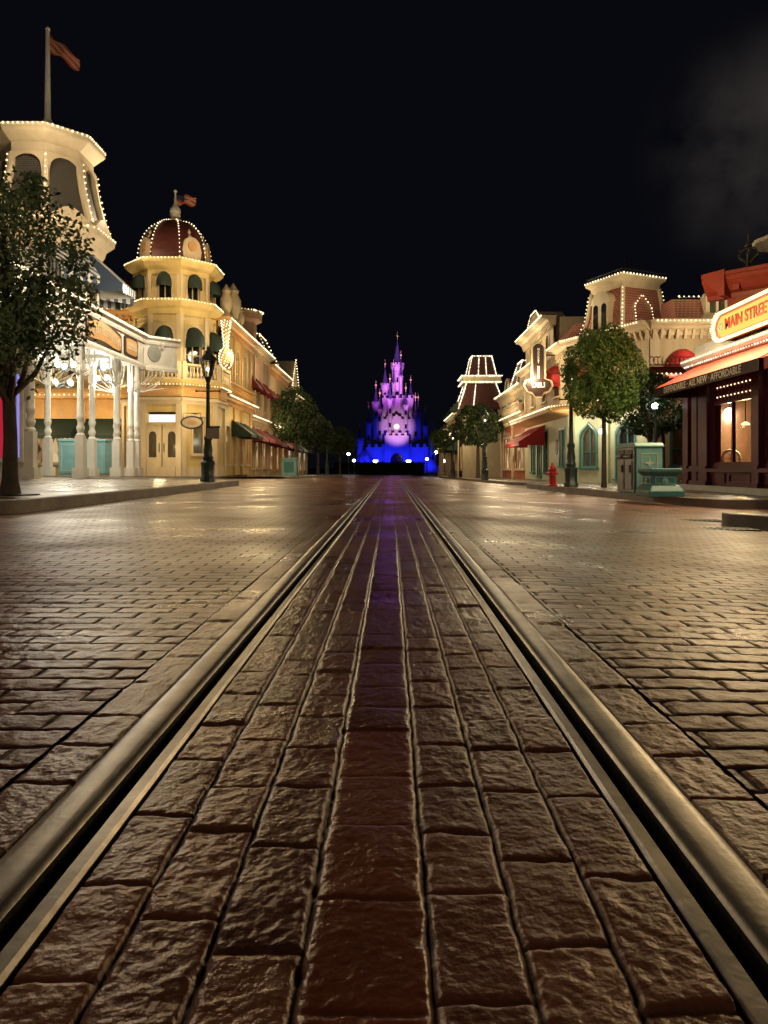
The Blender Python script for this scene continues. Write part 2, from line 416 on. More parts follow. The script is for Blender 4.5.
def paver_mat(name, track):
    m = bpy.data.materials.new(name); m.use_nodes = True; t = m.node_tree; b = t.nodes['Principled BSDF']
    L = t.links.new; tc = t.nodes.new('ShaderNodeTexCoord')
    n = t.nodes.new('ShaderNodeTexNoise'); n.inputs['Scale'].default_value = 1.4; n.inputs['Detail'].default_value = 7; n.inputs['Roughness'].default_value = .6
    L(tc.outputs['Object'], n.inputs['Vector'])
    fine = t.nodes.new('ShaderNodeTexNoise'); fine.inputs['Scale'].default_value = 115; fine.inputs['Detail'].default_value = 4; fine.inputs['Roughness'].default_value = .5
    L(tc.outputs['Object'], fine.inputs['Vector'])
    if track:
        at = t.nodes.new('ShaderNodeAttribute'); at.attribute_name = 'paver'
        sp = t.nodes.new('ShaderNodeSeparateColor'); L(at.outputs['Color'], sp.inputs[0])
        tone, joint, mid = sp.outputs['Green'], sp.outputs['Red'], sp.outputs['Blue']
    else:
        br = t.nodes.new('ShaderNodeTexBrick'); L(tc.outputs['Object'], br.inputs['Vector'])
        br.inputs['Scale'].default_value = 1; br.inputs['Brick Width'].default_value = .196; br.inputs['Row Height'].default_value = .09
        br.inputs['Mortar Size'].default_value = .006; br.inputs['Mortar Smooth'].default_value = .3
        br.inputs['Color1'].default_value = (0, 0, 0, 1); br.inputs['Color2'].default_value = (1, 1, 1, 1); br.inputs['Mortar'].default_value = (.5, .5, .5, 1)
        sp = t.nodes.new('ShaderNodeSeparateColor'); L(br.outputs['Color'], sp.inputs[0])
        tone, joint = sp.outputs['Red'], br.outputs['Fac']
    r = t.nodes.new('ShaderNodeValToRGB'); e = r.color_ramp.elements
    if track: e[0].color = (.15, .058, .033, 1); e[1].color = (.38, .155, .088, 1)
    else: e[0].color = (.15, .058, .039, 1); e[1].color = (.37, .158, .106, 1)
    tv = t.nodes.new('ShaderNodeMath'); tv.operation = 'MULTIPLY_ADD'; tv.inputs[1].default_value = .75; L(tone, tv.inputs[0])
    sv = t.nodes.new('ShaderNodeMath'); sv.operation = 'MULTIPLY_ADD'; sv.inputs[1].default_value = .9; sv.inputs[2].default_value = -.33; L(fine.outputs['Fac'], sv.inputs[0]); L(sv.outputs[0], tv.inputs[2])
    L(tv.outputs[0], r.inputs[0])
    mul = t.nodes.new('ShaderNodeMix'); mul.data_type = 'RGBA'; mul.blend_type = 'MULTIPLY'; mul.inputs['Factor'].default_value = .8
    r2 = t.nodes.new('ShaderNodeValToRGB'); r2.color_ramp.elements[0].position = .3; r2.color_ramp.elements[0].color = (.36, .34, .33, 1)
    r2.color_ramp.elements[1].position = .72; r2.color_ramp.elements[1].color = (1.15, 1.1, 1.05, 1)
    L(n.outputs['Fac'], r2.inputs[0]); L(r.outputs[0], mul.inputs['A']); L(r2.outputs[0], mul.inputs['B'])
    cur = mul.outputs['Result']
    if track:
        mc = t.nodes.new('ShaderNodeMix'); mc.data_type = 'RGBA'; L(mid, mc.inputs['Factor']); L(cur, mc.inputs['A'])
        red = t.nodes.new('ShaderNodeMix'); red.data_type = 'RGBA'; red.blend_type = 'MULTIPLY'; red.inputs['Factor'].default_value = 1
        L(cur, red.inputs['A']); red.inputs['B'].default_value = (.82, .58, .48, 1); L(red.outputs['Result'], mc.inputs['B']); cur = mc.outputs['Result']
    jm = t.nodes.new('ShaderNodeMix'); jm.data_type = 'RGBA'; L(joint, jm.inputs['Factor']); L(cur, jm.inputs['A']); jm.inputs['B'].default_value = (.045, .028, .02, 1)
    L(jm.outputs['Result'], b.inputs['Base Color'])
    rr = t.nodes.new('ShaderNodeMapRange'); rr.inputs[1].default_value = .3; rr.inputs[2].default_value = .7
    rr.inputs[3].default_value = .20; rr.inputs[4].default_value = .46 if track else .50
    n3 = t.nodes.new('ShaderNodeTexNoise'); n3.inputs['Scale'].default_value = .75; n3.inputs['Detail'].default_value = 8
    L(tc.outputs['Object'], n3.inputs['Vector']); L(n3.outputs['Fac'], rr.inputs[0])
    ra = t.nodes.new('ShaderNodeMath'); ra.operation = 'MULTIPLY_ADD'; L(joint, ra.inputs[0]); ra.inputs[1].default_value = .35; L(rr.outputs[0], ra.inputs[2])
    if track:
        rm = t.nodes.new('ShaderNodeMath'); rm.operation = 'MULTIPLY_ADD'; rm.inputs[1].default_value = -.05; L(mid, rm.inputs[0]); L(ra.outputs[0], rm.inputs[2]); L(rm.outputs[0], b.inputs['Roughness'])
    else: L(ra.outputs[0], b.inputs['Roughness'])
    b.inputs['Specular IOR Level'].default_value = .55 if track else .34; b.inputs['Specular Tint'].default_value = (1, .68, .46, 1)
    bp = t.nodes.new('ShaderNodeBump'); bp.inputs['Strength'].default_value = .75; bp.inputs['Distance'].default_value = .0023
    L(fine.outputs['Fac'], bp.inputs['Height'])
    if track:
        bs = t.nodes.new('ShaderNodeMath'); bs.operation = 'MULTIPLY_ADD'; bs.inputs[1].default_value = -.22; bs.inputs[2].default_value = .8; L(mid, bs.inputs[0]); L(bs.outputs[0], bp.inputs['Strength'])
    if not track:
        b2 = t.nodes.new('ShaderNodeBump'); b2.invert = True; b2.inputs['Strength'].default_value = .5; b2.inputs['Distance'].default_value = .006
        L(joint, b2.inputs['Height']); L(bp.outputs[0], b2.inputs['Normal'])
        md = t.nodes.new('ShaderNodeTexNoise'); md.inputs['Scale'].default_value = 22; md.inputs['Detail'].default_value = 3; L(tc.outputs['Object'], md.inputs['Vector'])
        b3 = t.nodes.new('ShaderNodeBump'); b3.inputs['Strength'].default_value = .5; b3.inputs['Distance'].default_value = .008
        L(md.outputs['Fac'], b3.inputs['Height']); L(b2.outputs[0], b3.inputs['Normal']); L(b3.outputs[0], b.inputs['Normal'])
    else: L(bp.outputs[0], b.inputs['Normal'])
    return m
M_bed = paver_mat('track_stone', True); M_pave = paver_mat('street_paver', False)
struct(grid('track_paving', xs, np.concatenate([rows(.4, 5, .003), np.linspace(5, 80, 120)[1:]]), bed, M_bed))

def side(x, y):
    BW, BH = .196, .09
    rn = np.floor(y / BH).astype(int); off = np.where(rn % 2 != 0, 0, BW / 2)
    xo = x + off; bn = np.floor(xo / BW).astype(int); bx = xo - bn * BW; by = y - rn * BH
    d = np.minimum(np.minimum(bx, BW - bx), np.minimum(by, BH - by)) + fbm(x, y, .04, 5, 2) * .006
    hr = (((bn * 7919 + rn * 104729) % 997) / 997.0 - .5)
    hr2 = (((bn * 5779 + rn * 60493) % 991) / 991.0 - .5)
    h = -.0046 * (1 - sstep(d / .0055)) - .0013 * (1 - sstep(d / .013)) + hr * .004 + hr2 * .03 * (by - .05)
    h += fbm(x, y, .024, 41, 4) * .0055 - np.clip(vnoise(x / .06, y / .06, 91) - .82, 0, 1) * .02 * (1 - sstep(d / .02))
    fade = (1 - sstep((y - 2.6) / 2.2)) * sstep((3.0 - np.abs(x)) / .4)
    return gz(x, y) + h * fade
ry = rows(.4, 5, .0045)
xe0, xe1 = TX - .595, TX + .595
struct(grid('road', np.concatenate([np.arange(-3, xe0, .007), [xe0]]), ry, side, M_pave))
struct(grid('road', np.concatenate([[xe1], np.arange(xe1 + .007, 3.0, .007), [3.0]]), ry, side, M_pave))
def flat(x, y): return gz(x, y)
XA = np.array([-60, -30, -12.3, -9, -6, -4.3, -3]); XB = np.array([3., 4, 5.9, 8, 12, 30, 60])
YN = np.array([-40, -10, -2, .4]); YM = np.array([.4, 5]); YF = np.array([5, 12, 20, 28, 50, 80, 118, 130])
struct(grid('road', XA, np.array([-40, -10, .4, 5, 12, 20, 28, 50, 80, 118, 140.]), flat, M_pave))
struct(grid('road', XB, np.array([-40, -10, .4, 5, 12, 20, 28, 50, 80, 118, 140.]), flat, M_pave))
struct(grid('road', np.array([-3, xe0]), np.array([5, 12, 20, 28, 50, 80, 118, 140.]), flat, M_pave))
struct(grid('road', np.array([xe1, .7, 3]), np.array([5, 12, 20, 28, 50, 80, 118, 140.]), flat, M_pave))
struct(grid('road', np.array([-3, 0, .7, 3]), np.array([-40., -10, .4]), flat, M_pave))
struct(grid('road', np.array([xe0, xe1]), np.array([80, 118, 140.]), flat, M_pave))
gm = mat('dark_ground', (.03, .035, .025), .9)
struct(grid('ground', np.array([-900, -60, 60, 900.]), np.array([-300, 0, 140, 1500.]), lambda x, y: gz(x, y) - .12, gm))

# rails: head, groove and lip in one rolled section
def rail(sgn):
    prof = [(.483, -.06), (.483, -.006), (.4805, .001), (.475, .0042), (.464, .0058), (.438, .0058), (.427, .0044), (.4195, .001), (.4150, -.004), (.4135, -.05),
            (.3875, -.05), (.386, -.003), (.383, .001), (.365, .001), (.3605, -.005), (.36, -.06)]
    ys = list(np.linspace(.35, 31, 40)) + list(np.linspace(32, 66, 35))
    m = MB(); n = len(prof); P = []
    for y in ys:
        t = max(0, y - 31); sh = (t * t * .0105 if t < 10 else 1.05 + (t - 10) * .21)
        if t > 16: sh = 1.05 + 6 * .21 + .21 * 4 * (1 - math.exp(-(t - 16) / 4))
        for r, z in prof: P.append((TX + sgn * (r + sh), y, z + G(0, y) + (-.04 * max(0, sgn * (r + sh) - .7) if sgn > 0 else 0) + .002))
    m.add(P, [(i * n + k, i * n + (k + 1) % n, (i + 1) * n + (k + 1) % n, (i + 1) * n + k) for i in range(len(ys) - 1) for k in range(n)])
    m.f += [tuple(range(n))[::-1]]
    o = m.build('tram_rail', M['rail'], None, smooth=32); o.data.materials.append(M['groove'])
    for p in o.data.polygons:
        x = abs(p.center.x + o.location.x - TX) if p.center.y + o.location.y < 30 else 0
        if .3850 < x < .4172 and p.center.z + o.location.z < -.004: p.material_index = 1
    return o
tag(rail(-1), 'worn steel tram rail on the side of the white porch building', 'rail', 'tram rails')
tag(rail(1), 'worn steel tram rail on the side of the red corner shop', 'rail', 'tram rails')

# pavements with kerbs
def pavement(name, pts, lift, kw=.14):
    """pts: plan outline; a kerb ring and a flagstone top following the fall of the street"""
    n = len(pts); c = Vector((sum(p[0] for p in pts) / n, sum(p[1] for p in pts) / n))
    inn = []
    for i in range(n):
        p = Vector(pts[i]); a = (p - Vector(pts[i - 1])).normalized(); b = (Vector(pts[(i + 1) % n]) - p).normalized()
        na = Vector((-a.y, a.x)); nb = Vector((-b.y, b.x)); q = (na + nb).normalized()
        if q.dot(na) < .3: q = na
        inn.append(p + q * kw / max(.4, q.dot(na)))
    m = MB()
    P = [(p[0], p[1], G(*p) - .1) for p in pts] + [(p[0], p[1], G(*p) + lift - .012) for p in pts]
    P += [(p[0] + (q.x - p[0]) * .1, p[1] + (q.y - p[1]) * .1, G(*p) + lift) for p, q in zip(pts, inn)] + [(q.x, q.y, G(q.x, q.y) + lift) for q in inn]
    m.add(P, [(r * n + i, r * n + (i + 1) % n, (r + 1) * n + (i + 1) % n, (r + 1) * n + i) for r in range(3) for i in range(n)])
    k = m.build('kerb', M['kerb'], None, smooth=40); struct(k)
    me = bpy.data.meshes.new(name); bm = bmesh.new()
    vs = [bm.verts.new((q.x, q.y, G(q.x, q.y) + lift - .003)) for q in inn]
    f = bm.faces.new(vs); bmesh.ops.triangulate(bm, faces=[f]); bm.normal_update()
    for f in bm.faces:
        if f.normal.z < 0: f.normal_flip()
    bm.to_mesh(me); bm.free(); me.materials.append(M_flag)
    o = bpy.data.objects.new(name, me); COL.objects.link(o); struct(o)
def flag_mat():
    m = bpy.data.materials.new('flagstone'); m.use_nodes = True; t = m.node_tree; b = t.nodes['Principled BSDF']; L = t.links.new
    tc = t.nodes.new('ShaderNodeTexCoord'); br = t.nodes.new('ShaderNodeTexBrick'); L(tc.outputs['Object'], br.inputs['Vector'])
    br.inputs['Scale'].default_value = 1; br.inputs['Brick Width'].default_value = .9; br.inputs['Row Height'].default_value = .6; br.inputs['Mortar Size'].default_value = .008
    br.inputs['Color1'].default_value = (.20, .17, .14, 1); br.inputs['Color2'].default_value = (.27, .23, .185, 1); br.inputs['Mortar'].default_value = (.05, .045, .04, 1)
    n = t.nodes.new('ShaderNodeTexNoise'); n.inputs['Scale'].default_value = 1.3; n.inputs['Detail'].default_value = 8; L(tc.outputs['Object'], n.inputs['Vector'])
    mu = t.nodes.new('ShaderNodeMix'); mu.data_type = 'RGBA'; mu.blend_type = 'MULTIPLY'; mu.inputs['Factor'].default_value = .7
    L(br.outputs['Color'], mu.inputs['A']); L(n.outputs['Color'], mu.inputs['B'])
    r2 = t.nodes.new('ShaderNodeValToRGB'); r2.color_ramp.elements[0].position = .3; r2.color_ramp.elements[0].color = (.45, .45, .45, 1); r2.color_ramp.elements[1].position = .7; r2.color_ramp.elements[1].color = (1.1, 1.1, 1.1, 1)
    L(n.outputs['Fac'], r2.inputs[0]); L(r2.outputs[0], mu.inputs['B']); L(mu.outputs['Result'], b.inputs['Base Color'])
    rr = t.nodes.new('ShaderNodeMapRange'); rr.inputs[1].default_value = .3; rr.inputs[2].default_value = .7; rr.inputs[3].default_value = .15; rr.inputs[4].default_value = .5
    L(n.outputs['Fac'], rr.inputs[0]); L(rr.outputs[0], b.inputs['Roughness']); return m
M_flag = flag_mat()
def arc(cx, cy, r, a0, a1, n=7): return [(cx + r * math.cos(R(a0 + (a1 - a0) * i / (n - 1))), cy + r * math.sin(R(a0 + (a1 - a0) * i / (n - 1)))) for i in range(n)]
LK = -4.15
pavement('pavement', [(-40, 7.9), (-5.2, 7.9)] + arc(-4.75, 8.5, .6, -90, 0)[1:] + [(-4.2, 12), (-4.3, 17), (-4.45, 21.6)] + arc(-5.05, 21.6, .6, 0, 90)[1:] + [(-9, 22.4), (-15, 29.5), (-40, 29.5)], .15)
pavement('pavement', [(-7, 38.5), (-5.6, 38.5)] + arc(-5.6, 39.1, .6, -90, 0)[1:] + [(-5, 110), (-40, 110), (-40, 33.2), (-8, 33.2)], .12)
pavement('pavement', [(14, 12.9), (16, 14), (16, 24.8), (5.2, 24.8)] + arc(5.05, 24.2, .6, 90, 180)[1:] + [(4.55, 21), (4.85, 18), (5.25, 15.6)] + arc(6.35, 14.0, .95, 180, 265)[1:], .16)
pavement('pavement', [(14, 25.9), (40, 25.9), (40, 110), (4.9, 110), (4.8, 31)] + arc(5.4, 30.4, .6, 180, 260)[1:] + [(7.2, 26.2)], .13)
pavement('pavement', [(14, 5), (14, 8.6), (4.5, 8.4)] + arc(4.1, 7.95, .5, 95, 190)[1:] + [(4.9, 6.1), (6, 5)], .14)
def sz(x, y, lift=.15): return G(x, y) + lift

# drain gratings in the gutter by the near kerb block
for i, (px, py, w, l) in enumerate(((700, 521.5, .55, .34), (723, 531.5, .62, .3))):
    z0 = -.13; Y = (EYE - z0) * F_PX / (py - VY); X = PX(px, Y); z = G(X, Y) + .004
    m = MB(); m.box(WF, X - w / 2, X + w / 2, Y - l / 2, Y + l / 2, z - .02, z)
    m2 = m.build('drain_grating', M['black']); m3 = MB()
    for k in range(9): m3.box(WF, X - w / 2 + .03 + k * (w - .09) / 8, X - w / 2 + .05 + k * (w - .09) / 8, Y - l / 2 + .02, Y + l / 2 - .02, z + .001, z + .006)
    m3.build('grating_bars', M['iron'], m2)
    tag(m2, ('dark iron drain grating farther from the near kerb block', 'dark iron drain grating closest to the near kerb block')[i], 'drain grating', 'drain gratings')

# ------------------------------------------------------------------ building kit
def wall_open(m, F, u0, u1, z0, z1, ops, thick=.25):
    us = sorted({u0, u1, *[o['u'] - o['w'] / 2 for o in ops], *[o['u'] + o['w'] / 2 for o in ops]})
    zs = sorted({z0, z1, *[o['z'] for o in ops], *[o['z'] + o['h'] for o in ops]})
    us = [u for u in us if u0 - 1e-6 <= u <= u1 + 1e-6]; zs = [z for z in zs if z0 - 1e-6 <= z <= z1 + 1e-6]
    def hole(u, z): return any(abs(u - o['u']) < o['w'] / 2 and o['z'] < z < o['z'] + o['h'] for o in ops)
    for a, b in zip(us, us[1:]):
        for c, d in zip(zs, zs[1:]):
            if not hole((a + b) / 2, (c + d) / 2): m.quad(F(a, 0, c), F(b, 0, c), F(b, 0, d), F(a, 0, d))
    for o in ops:
        a, b, c, d = o['u'] - o['w'] / 2, o['u'] + o['w'] / 2, o['z'], o['z'] + o['h']
        t = -thick
        top = arch_pts(o)
        m.quad(F(a, 0, c), F(b, 0, c), F(b, t, c), F(a, t, c))
        for (p, q) in zip(top, top[1:]): m.quad(F(p[0], 0, p[1]), F(q[0], 0, q[1]), F(q[0], t, q[1]), F(p[0], t, p[1]))
        m.quad(F(a, 0, c), F(a, 0, top[0][1]), F(a, t, top[0][1]), F(a, t, c)); m.quad(F(b, 0, c), F(b, 0, top[-1][1]), F(b, t, top[-1][1]), F(b, t, c))
        if o.get('arch'):
            for (p, q) in zip(top, top[1:]): m.quad(F(p[0], 0, p[1]), F(q[0], 0, q[1]), F(q[0], 0, d), F(p[0], 0, d))
def arch_pts(o, grow=0.0):
    a, b, d = o['u'] - o['w'] / 2 - grow, o['u'] + o['w'] / 2 + grow, o['z'] + o['h'] + grow
    k = o.get('arch')
    if not k: return [(a, d), (b, d)]
    n = 10; pts = []
    rise = min(o['w'] / 2, o['h'] * .5) + grow
    for i in range(n + 1):
        t = i / n; u = a + (b - a) * t
        if k == 'ogee': s = 1 - abs(2 * t - 1); hgt = .62 * math.sqrt(1 - (1 - s) ** 2) + .38 * s ** 3
        else: hgt = math.sqrt(max(0, 1 - (2 * t - 1) ** 2))
        pts.append((u, d - (rise if k != 'ogee' else o['w'] * .55) * (1 - hgt)))
    return pts
def window_parts(th, F, o, casing, pane, mull=(1, 1), depth=.12, sill=True):
    a, b, c, d = o['u'] - o['w'] / 2, o['u'] + o['w'] / 2, o['z'], o['z'] + o['h']
    m = MB(); top = arch_pts(o); out = arch_pts(o, .09)
    ip = [(a, c)] + top + [(b, c)]; op = [(a - .09, c)] + out + [(b + .09, c)]
    n = len(ip)                                # casing proud of the wall
    P = [F(u, .045, z) for u, z in ip] + [F(u, .045, z) for u, z in op] + [F(u, 0.002, z) for u, z in op] + [F(u, -.02, z) for u, z in ip]
    m.add(P, [(i, i + 1, n + i + 1, n + i) for i in range(n - 1)] + [(n + i, n + i + 1, 2 * n + i + 1, 2 * n + i) for i in range(n - 1)] + [(3 * n + i, 3 * n + i + 1, i + 1, i) for i in range(n - 1)])
    if sill: m.box(F, a - .14, b + .14, .002, .12, c - .09, c - .002)
    s = .045                                   # sash bars
    m.box(F, a, a + s, -depth, -depth + .05, c, top[0][1]); m.box(F, b - s, b, -depth, -depth + .05, c, top[-1][1])
    m.box(F, a + s, b - s, -depth, -depth + .05, c, c + s)
    zt = max(p[1] for p in top)
    for i in range(1, mull[0] + 1):
        u = a + (b - a) * i / (mull[0] + 1); m.box(F, u - .02, u + .02, -depth + .002, -depth + .045, c + s, zt - (.02 if o.get('arch') else 0) if mull[0] == 1 else top[0][1])
    for i in range(1, mull[1] + 1):
        z = c + (top[0][1] - c) * i / (mull[1] + 1) if o.get('arch') else c + (d - c) * i / (mull[1] + 1)
        m.box(F, a + s, b - s, -depth + .004, -depth + .04, z - .02, z + .02)
    w = m.build('window', casing, th)
    p = MB(); p.add([F(u, -depth - .004, z) for u, z in ip], [tuple(range(n))]); p.build('pane', pane, w)
    return w
def W_(u, z, w, h, arch=0, **k): return dict(u=u, z=z, w=w, h=h, arch=arch, **k)
def facade(th, wall, F, u0, u1, z0, z1, ops, casing, pane, mull=(1, 1), sill=True):
    wall_open(wall, F, u0, u1, z0, z1, ops)
    for o in ops:
        if not o.get('nowin'): window_parts(th, F, o, o.get('casing', casing), o.get('pane', pane), o.get('mull', mull), sill=o.get('sill', sill))
def cornice(m, F, u0, u1, z, d=.45, h=.42, dent=.32, back=0.0):
    m.sweep(F, [(back - .1, z), (.06, z), (.09, z + h * .28), (d * .45, z + h * .42), (d * .6, z + h * .6), (d, z + h * .7), (d, z + h), (back - .1, z + h)], u0, u1)
    n = max(1, int((u1 - u0) / dent))
    for i in range(n):
        u = u0 + (u1 - u0) * (i + .5) / n
        m.sweep(F, [(.07, z - .14), (.12, z - .14), (.2, z + h * .1), (d * .42, z + h * .38), (.07, z + h * .38)], u - .05, u + .05)
def awning_shed(th, F, u0, u1, zt, zb, dep, m, val=.2, scallop=0):
    b = MB()
    b.add([F(u0, .03, zt), F(u1, .03, zt), F(u1, dep, zb), F(u0, dep, zb)], [(0, 1, 2, 3)])
    b.add([F(u0, .03, zt), F(u0, dep, zb), F(u0, .03, zb)], [(0, 1, 2)]); b.add([F(u1, .03, zt), F(u1, dep, zb), F(u1, .03, zb)], [(0, 1, 2)])
    n = max(2, int((u1 - u0) / .22))
    for i in range(n):
        a, c = u0 + (u1 - u0) * i / n, u0 + (u1 - u0) * (i + 1) / n
        b.add([F(a, dep, zb), F(c, dep, zb), F(c, dep, zb - val * .75), F((a + c) / 2, dep, zb - val), F(a, dep, zb - val * .75)], [(0, 1, 2, 3, 4)])
    for uu in (u0, u1): b.quad(F(uu, .03, zb), F(uu, dep, zb), F(uu, dep, zb - val * .8), F(uu, .03, zb - val * .8))
    return b.build('awning', m, th)
def awning_dome(th, F, uc, w, z, h, dep, m):
    b = MB(); n, k = 12, 6; P = []
    for j in range(k + 1):
        e = math.pi / 2 * j / k
        for i in range(n + 1):
            a = math.pi * i / n
            P.append(F(uc - w / 2 * math.cos(a) * math.cos(e), .03 + dep * math.sin(a) * math.cos(e), z + h * math.sin(e)))
    b.add(P, [(j * (n + 1) + i, j * (n + 1) + i + 1, (j + 1) * (n + 1) + i + 1, (j + 1) * (n + 1) + i) for j in range(k) for i in range(n)])
    for i in range(n): b.quad(P[i], P[i + 1], (P[i + 1][0], P[i + 1][1], P[i + 1][2] - .16), (P[i][0], P[i][1], P[i][2] - .16))
    return b.build('awning', m, th, smooth=40)
def bulbline(th, pts, gap=.2, r=.035, m=None):
    return MB().bulbs(pts, gap, r).build('bulb_string', m or M['bulb'], th)
def text(name, body, size, F, uc, v, z, m, parent, bold=.012, depth=.012, flip=1, xs=1.0, ang=0.0):
    c = bpy.data.curves.new(name, 'FONT'); c.body = body; c.size = size; c.align_x = 'CENTER'; c.align_y = 'CENTER'; c.extrude = depth; c.offset = bold * size; c.resolution_u = 3
    t = bpy.data.objects.new('text_source', c); COL.objects.link(t)
    bpy.context.view_layer.update()
    me = bpy.data.meshes.new_from_object(t.evaluated_get(bpy.context.evaluated_depsgraph_get()))
    bpy.data.objects.remove(t); me.name = name
    o0 = WL[parent]; ca, sa = math.cos(ang), math.sin(ang)
    for vx in me.vertices:
        x, y, zz = vx.co; x *= xs
        x, y = x * ca - y * sa, x * sa + y * ca
        vx.co = Vector(F(uc + flip * x, v + zz, z + y)) - o0
    if flip < 0: me.flip_normals()
    me.materials.clear(); me.materials.append(m)
    o = bpy.data.objects.new(name, me); COL.objects.link(o); o.parent = parent; WL[o] = o0
    return o
def balustrade(m, F, u0, u1, z, h=.8, v0=.0, gap=.16):
    m.box(F, u0, u1, v0, v0 + .16, z, z + .1); m.box(F, u0, u1, v0 - .02, v0 + .18, z + h - .1, z + h)
    n = max(1, int((u1 - u0) / gap))
    for i in range(n):
        u = u0 + (u1 - u0) * (i + .5) / n; p = F(u, v0 + .08, z)
        m.lathe(p, [(.035, .1), (.055, .22), (.06, h * .42), (.03, h * .62), (.05, h - .12)], 6, cap=False)
    for u in (u0 + .1, u1 - .1): m.box(F, u - .1, u + .1, v0 - .03, v0 + .19, z, z + h + .08)
def octo(cx, cy, r, k):                        # frame of face k of an octagon, r to the flats
    a = R(45 * k); n = (math.cos(a), math.sin(a)); u = (-n[1], n[0])
    half = r * math.tan(R(22.5))
    return Frame(cx + n[0] * r - u[0] * half, cy + n[1] * r - u[1] * half, u=u, n=n), 2 * half
A8 = R(22.5); K8 = 1 / math.cos(A8)
def flag(label, x, y, z0, z1, w, h, droop, stripes=True, canton=True, fat=1.0):
    th = thing('flagpole', label, 'flagpole', (x, y, z0))
    m = MB(); m.lathe((x, y, z0), [(.2 * fat, -.05), (.27 * fat, .1), (.27 * fat, .25), (.13 * fat, .42), (.07 * fat, .6), (.045 * fat, z1 - z0 - .15)], 10); m.ball((x, y, z1 - .1), .09, 8); m.build('pole', M['white'], th, smooth=40)
    f = [MB(), MB(), MB()]; N = 14; J = 7; P = {}
    for i in range(N + 1):
        for j in range(J + 1):
            s = i / N
            px = x + .05 + w * s * math.cos(droop) ; py = y + .10 * math.sin(s * 7 + j * .3) * s
            pz = z1 - .25 - h * j / J * (1 - .25 * s) - w * s * math.sin(droop) - .06 * math.sin(s * 9 + j)
            P[i, j] = (px, py, pz)
    for i in range(N):
        for j in range(J):
            k = 2 if (canton and i < N * .42 and j < 4) else (j % 2 if stripes else 0)
            f[k].quad(P[i, j], P[i + 1, j], P[i + 1, j + 1], P[i, j + 1])
    fl = f[0].build('flag', M['flagred'], th)
    if f[1].f: f[1].build('flag_stripes', M['flagwhite'], fl)
    if f[2].f: f[2].build('flag_canton', M['flagblue'], fl)
    return th
# ================================================================== LEFT: white porch building
PB = thing('porch_building', 'white building with a columned porch, cartouche signs and a bulb-lit octagonal tower', 'building', (-11, 20, sz(-11, 20)))
PXX = -9.4
def turned_column(x, y, z0, z1, s):
    m = MB()
    m.box(WF, x - .24 * s, x + .24 * s, y - .24 * s, y + .24 * s, z0, z0 + .3)
    m.box(WF, x - .16 * s, x + .16 * s, y - .16 * s, y + .16 * s, z0 + .3, z0 + 1.25)
    m.lathe((x, y, z0), [(.17 * s, 1.25), (.17 * s, 1.3), (.11 * s, 1.36), (.155 * s, 1.46), (.16 * s, 1.52), (.11 * s, 1.62), (.12 * s, 1.72), (.155 * s, 1.78), (.155 * s, 1.86), (.13 * s, 1.92),
                         (.135 * s, 2.1), (.115 * s, 3.0), (.15 * s, 3.05), (.15 * s, 3.12), (.12 * s, 3.16), (.12 * s, 3.2)], 14)
    m.box(WF, x - .13 * s, x + .13 * s, y - .13 * s, y + .13 * s, z0 + 3.2, z1)
    return m.build('column', M['white'], PB, smooth=35)
cols = [(PXX, 19.3), (PXX, 22.4), (PXX, 25.4), (PXX, 26.75), (PXX, 27.35), (-10.15, 27.35), (-11.6, 25.0), (-11.6, 21.5), (PXX, 16.2), (-10.3, 25.5)]
ZF0, ZF1 = 4.27, 5.45
for x, y in cols: turned_column(x, y, sz(x, y) - .01, ZF0 + .02, 0.76)
def bracket(F, u, s, z=ZF0, L=.95):            # fan-shaped bracket at a column head
    m = MB()
    for k in range(5):
        a = R(8 + 18.5 * k); m.tube([F(u + s * .12, 0, z - .95), F(u + s * (.12 + L * math.cos(R(90) - a) * .98), 0, z - .95 + .93 * math.sin(R(90) - a) if k else z - .03)], .014, 5)
    pts = [F(u + s * (.12 + L * math.sin(R(90 * t / 8))), 0, z - .95 + .9 * (1 - math.cos(R(90 * t / 8)))) for t in range(9)]
    m.tube(pts, .024, 6)
    pts = [F(u + s * (.12 + L * .55 * math.sin(R(90 * t / 8))), 0, z - .62 + .58 * (1 - math.cos(R(90 * t / 8)))) for t in range(9)]
    m.tube(pts, .017, 5); m.build('fan_bracket', M['white'], PB, smooth=40)
Fp = FL(PXX)
for y, ss in ((16.2, (1,)), (19.3, (-1, 1)), (22.4, (-1, 1)), (25.4, (-1, 1)), (27.35, (-1,))):
    for s in ss: bracket(Fp, y, s, L=.95 if y < 25 else .6)
Fe = FC(0, 27.35)
bracket(Fe, PXX, 1, L=.9); bracket(Fe, -10.15, -1); bracket(FL(-11.6), 25, -1); bracket(FC(0, 25.0), -11.6, 1)
m = MB()                                       # fascia, diagonal bay and deck
FF = FL(-9.2)
m.box(FF, 13.6, 27.5, -.35, 0, ZF0, ZF1)
cornice(m, FF, 13.6, 27.58, ZF1 - .3, .2, .3, 9)
m.sweep(FF, [(0, ZF0 - .1), (.12, ZF0 - .1), (.12, ZF0), (.06, ZF0 + .1), (0, ZF0 + .1)], 13.6, 27.55)
F2, L2 = Frame(-9.2, 27.5, u=(1, 1), n=(1, -1)), 1.35
m.box(F2, 0, L2, -.35, .0, ZF0 - .02, ZF1 - .02); cornice(m, F2, -.03, L2 + .1, ZF1 - .31, .2, .29, 9)
m.sweep(F2, [(0, ZF0 - .12), (.12, ZF0 - .12), (.12, ZF0 - .02), (.06, ZF0 + .08), (0, ZF0 + .08)], -.05, L2)
for u in (19.4, 22.9, 24.4, 26.9): m.box(FF, u - .09, u + .09, .002, .05, ZF0 + .12, ZF1 - .46)
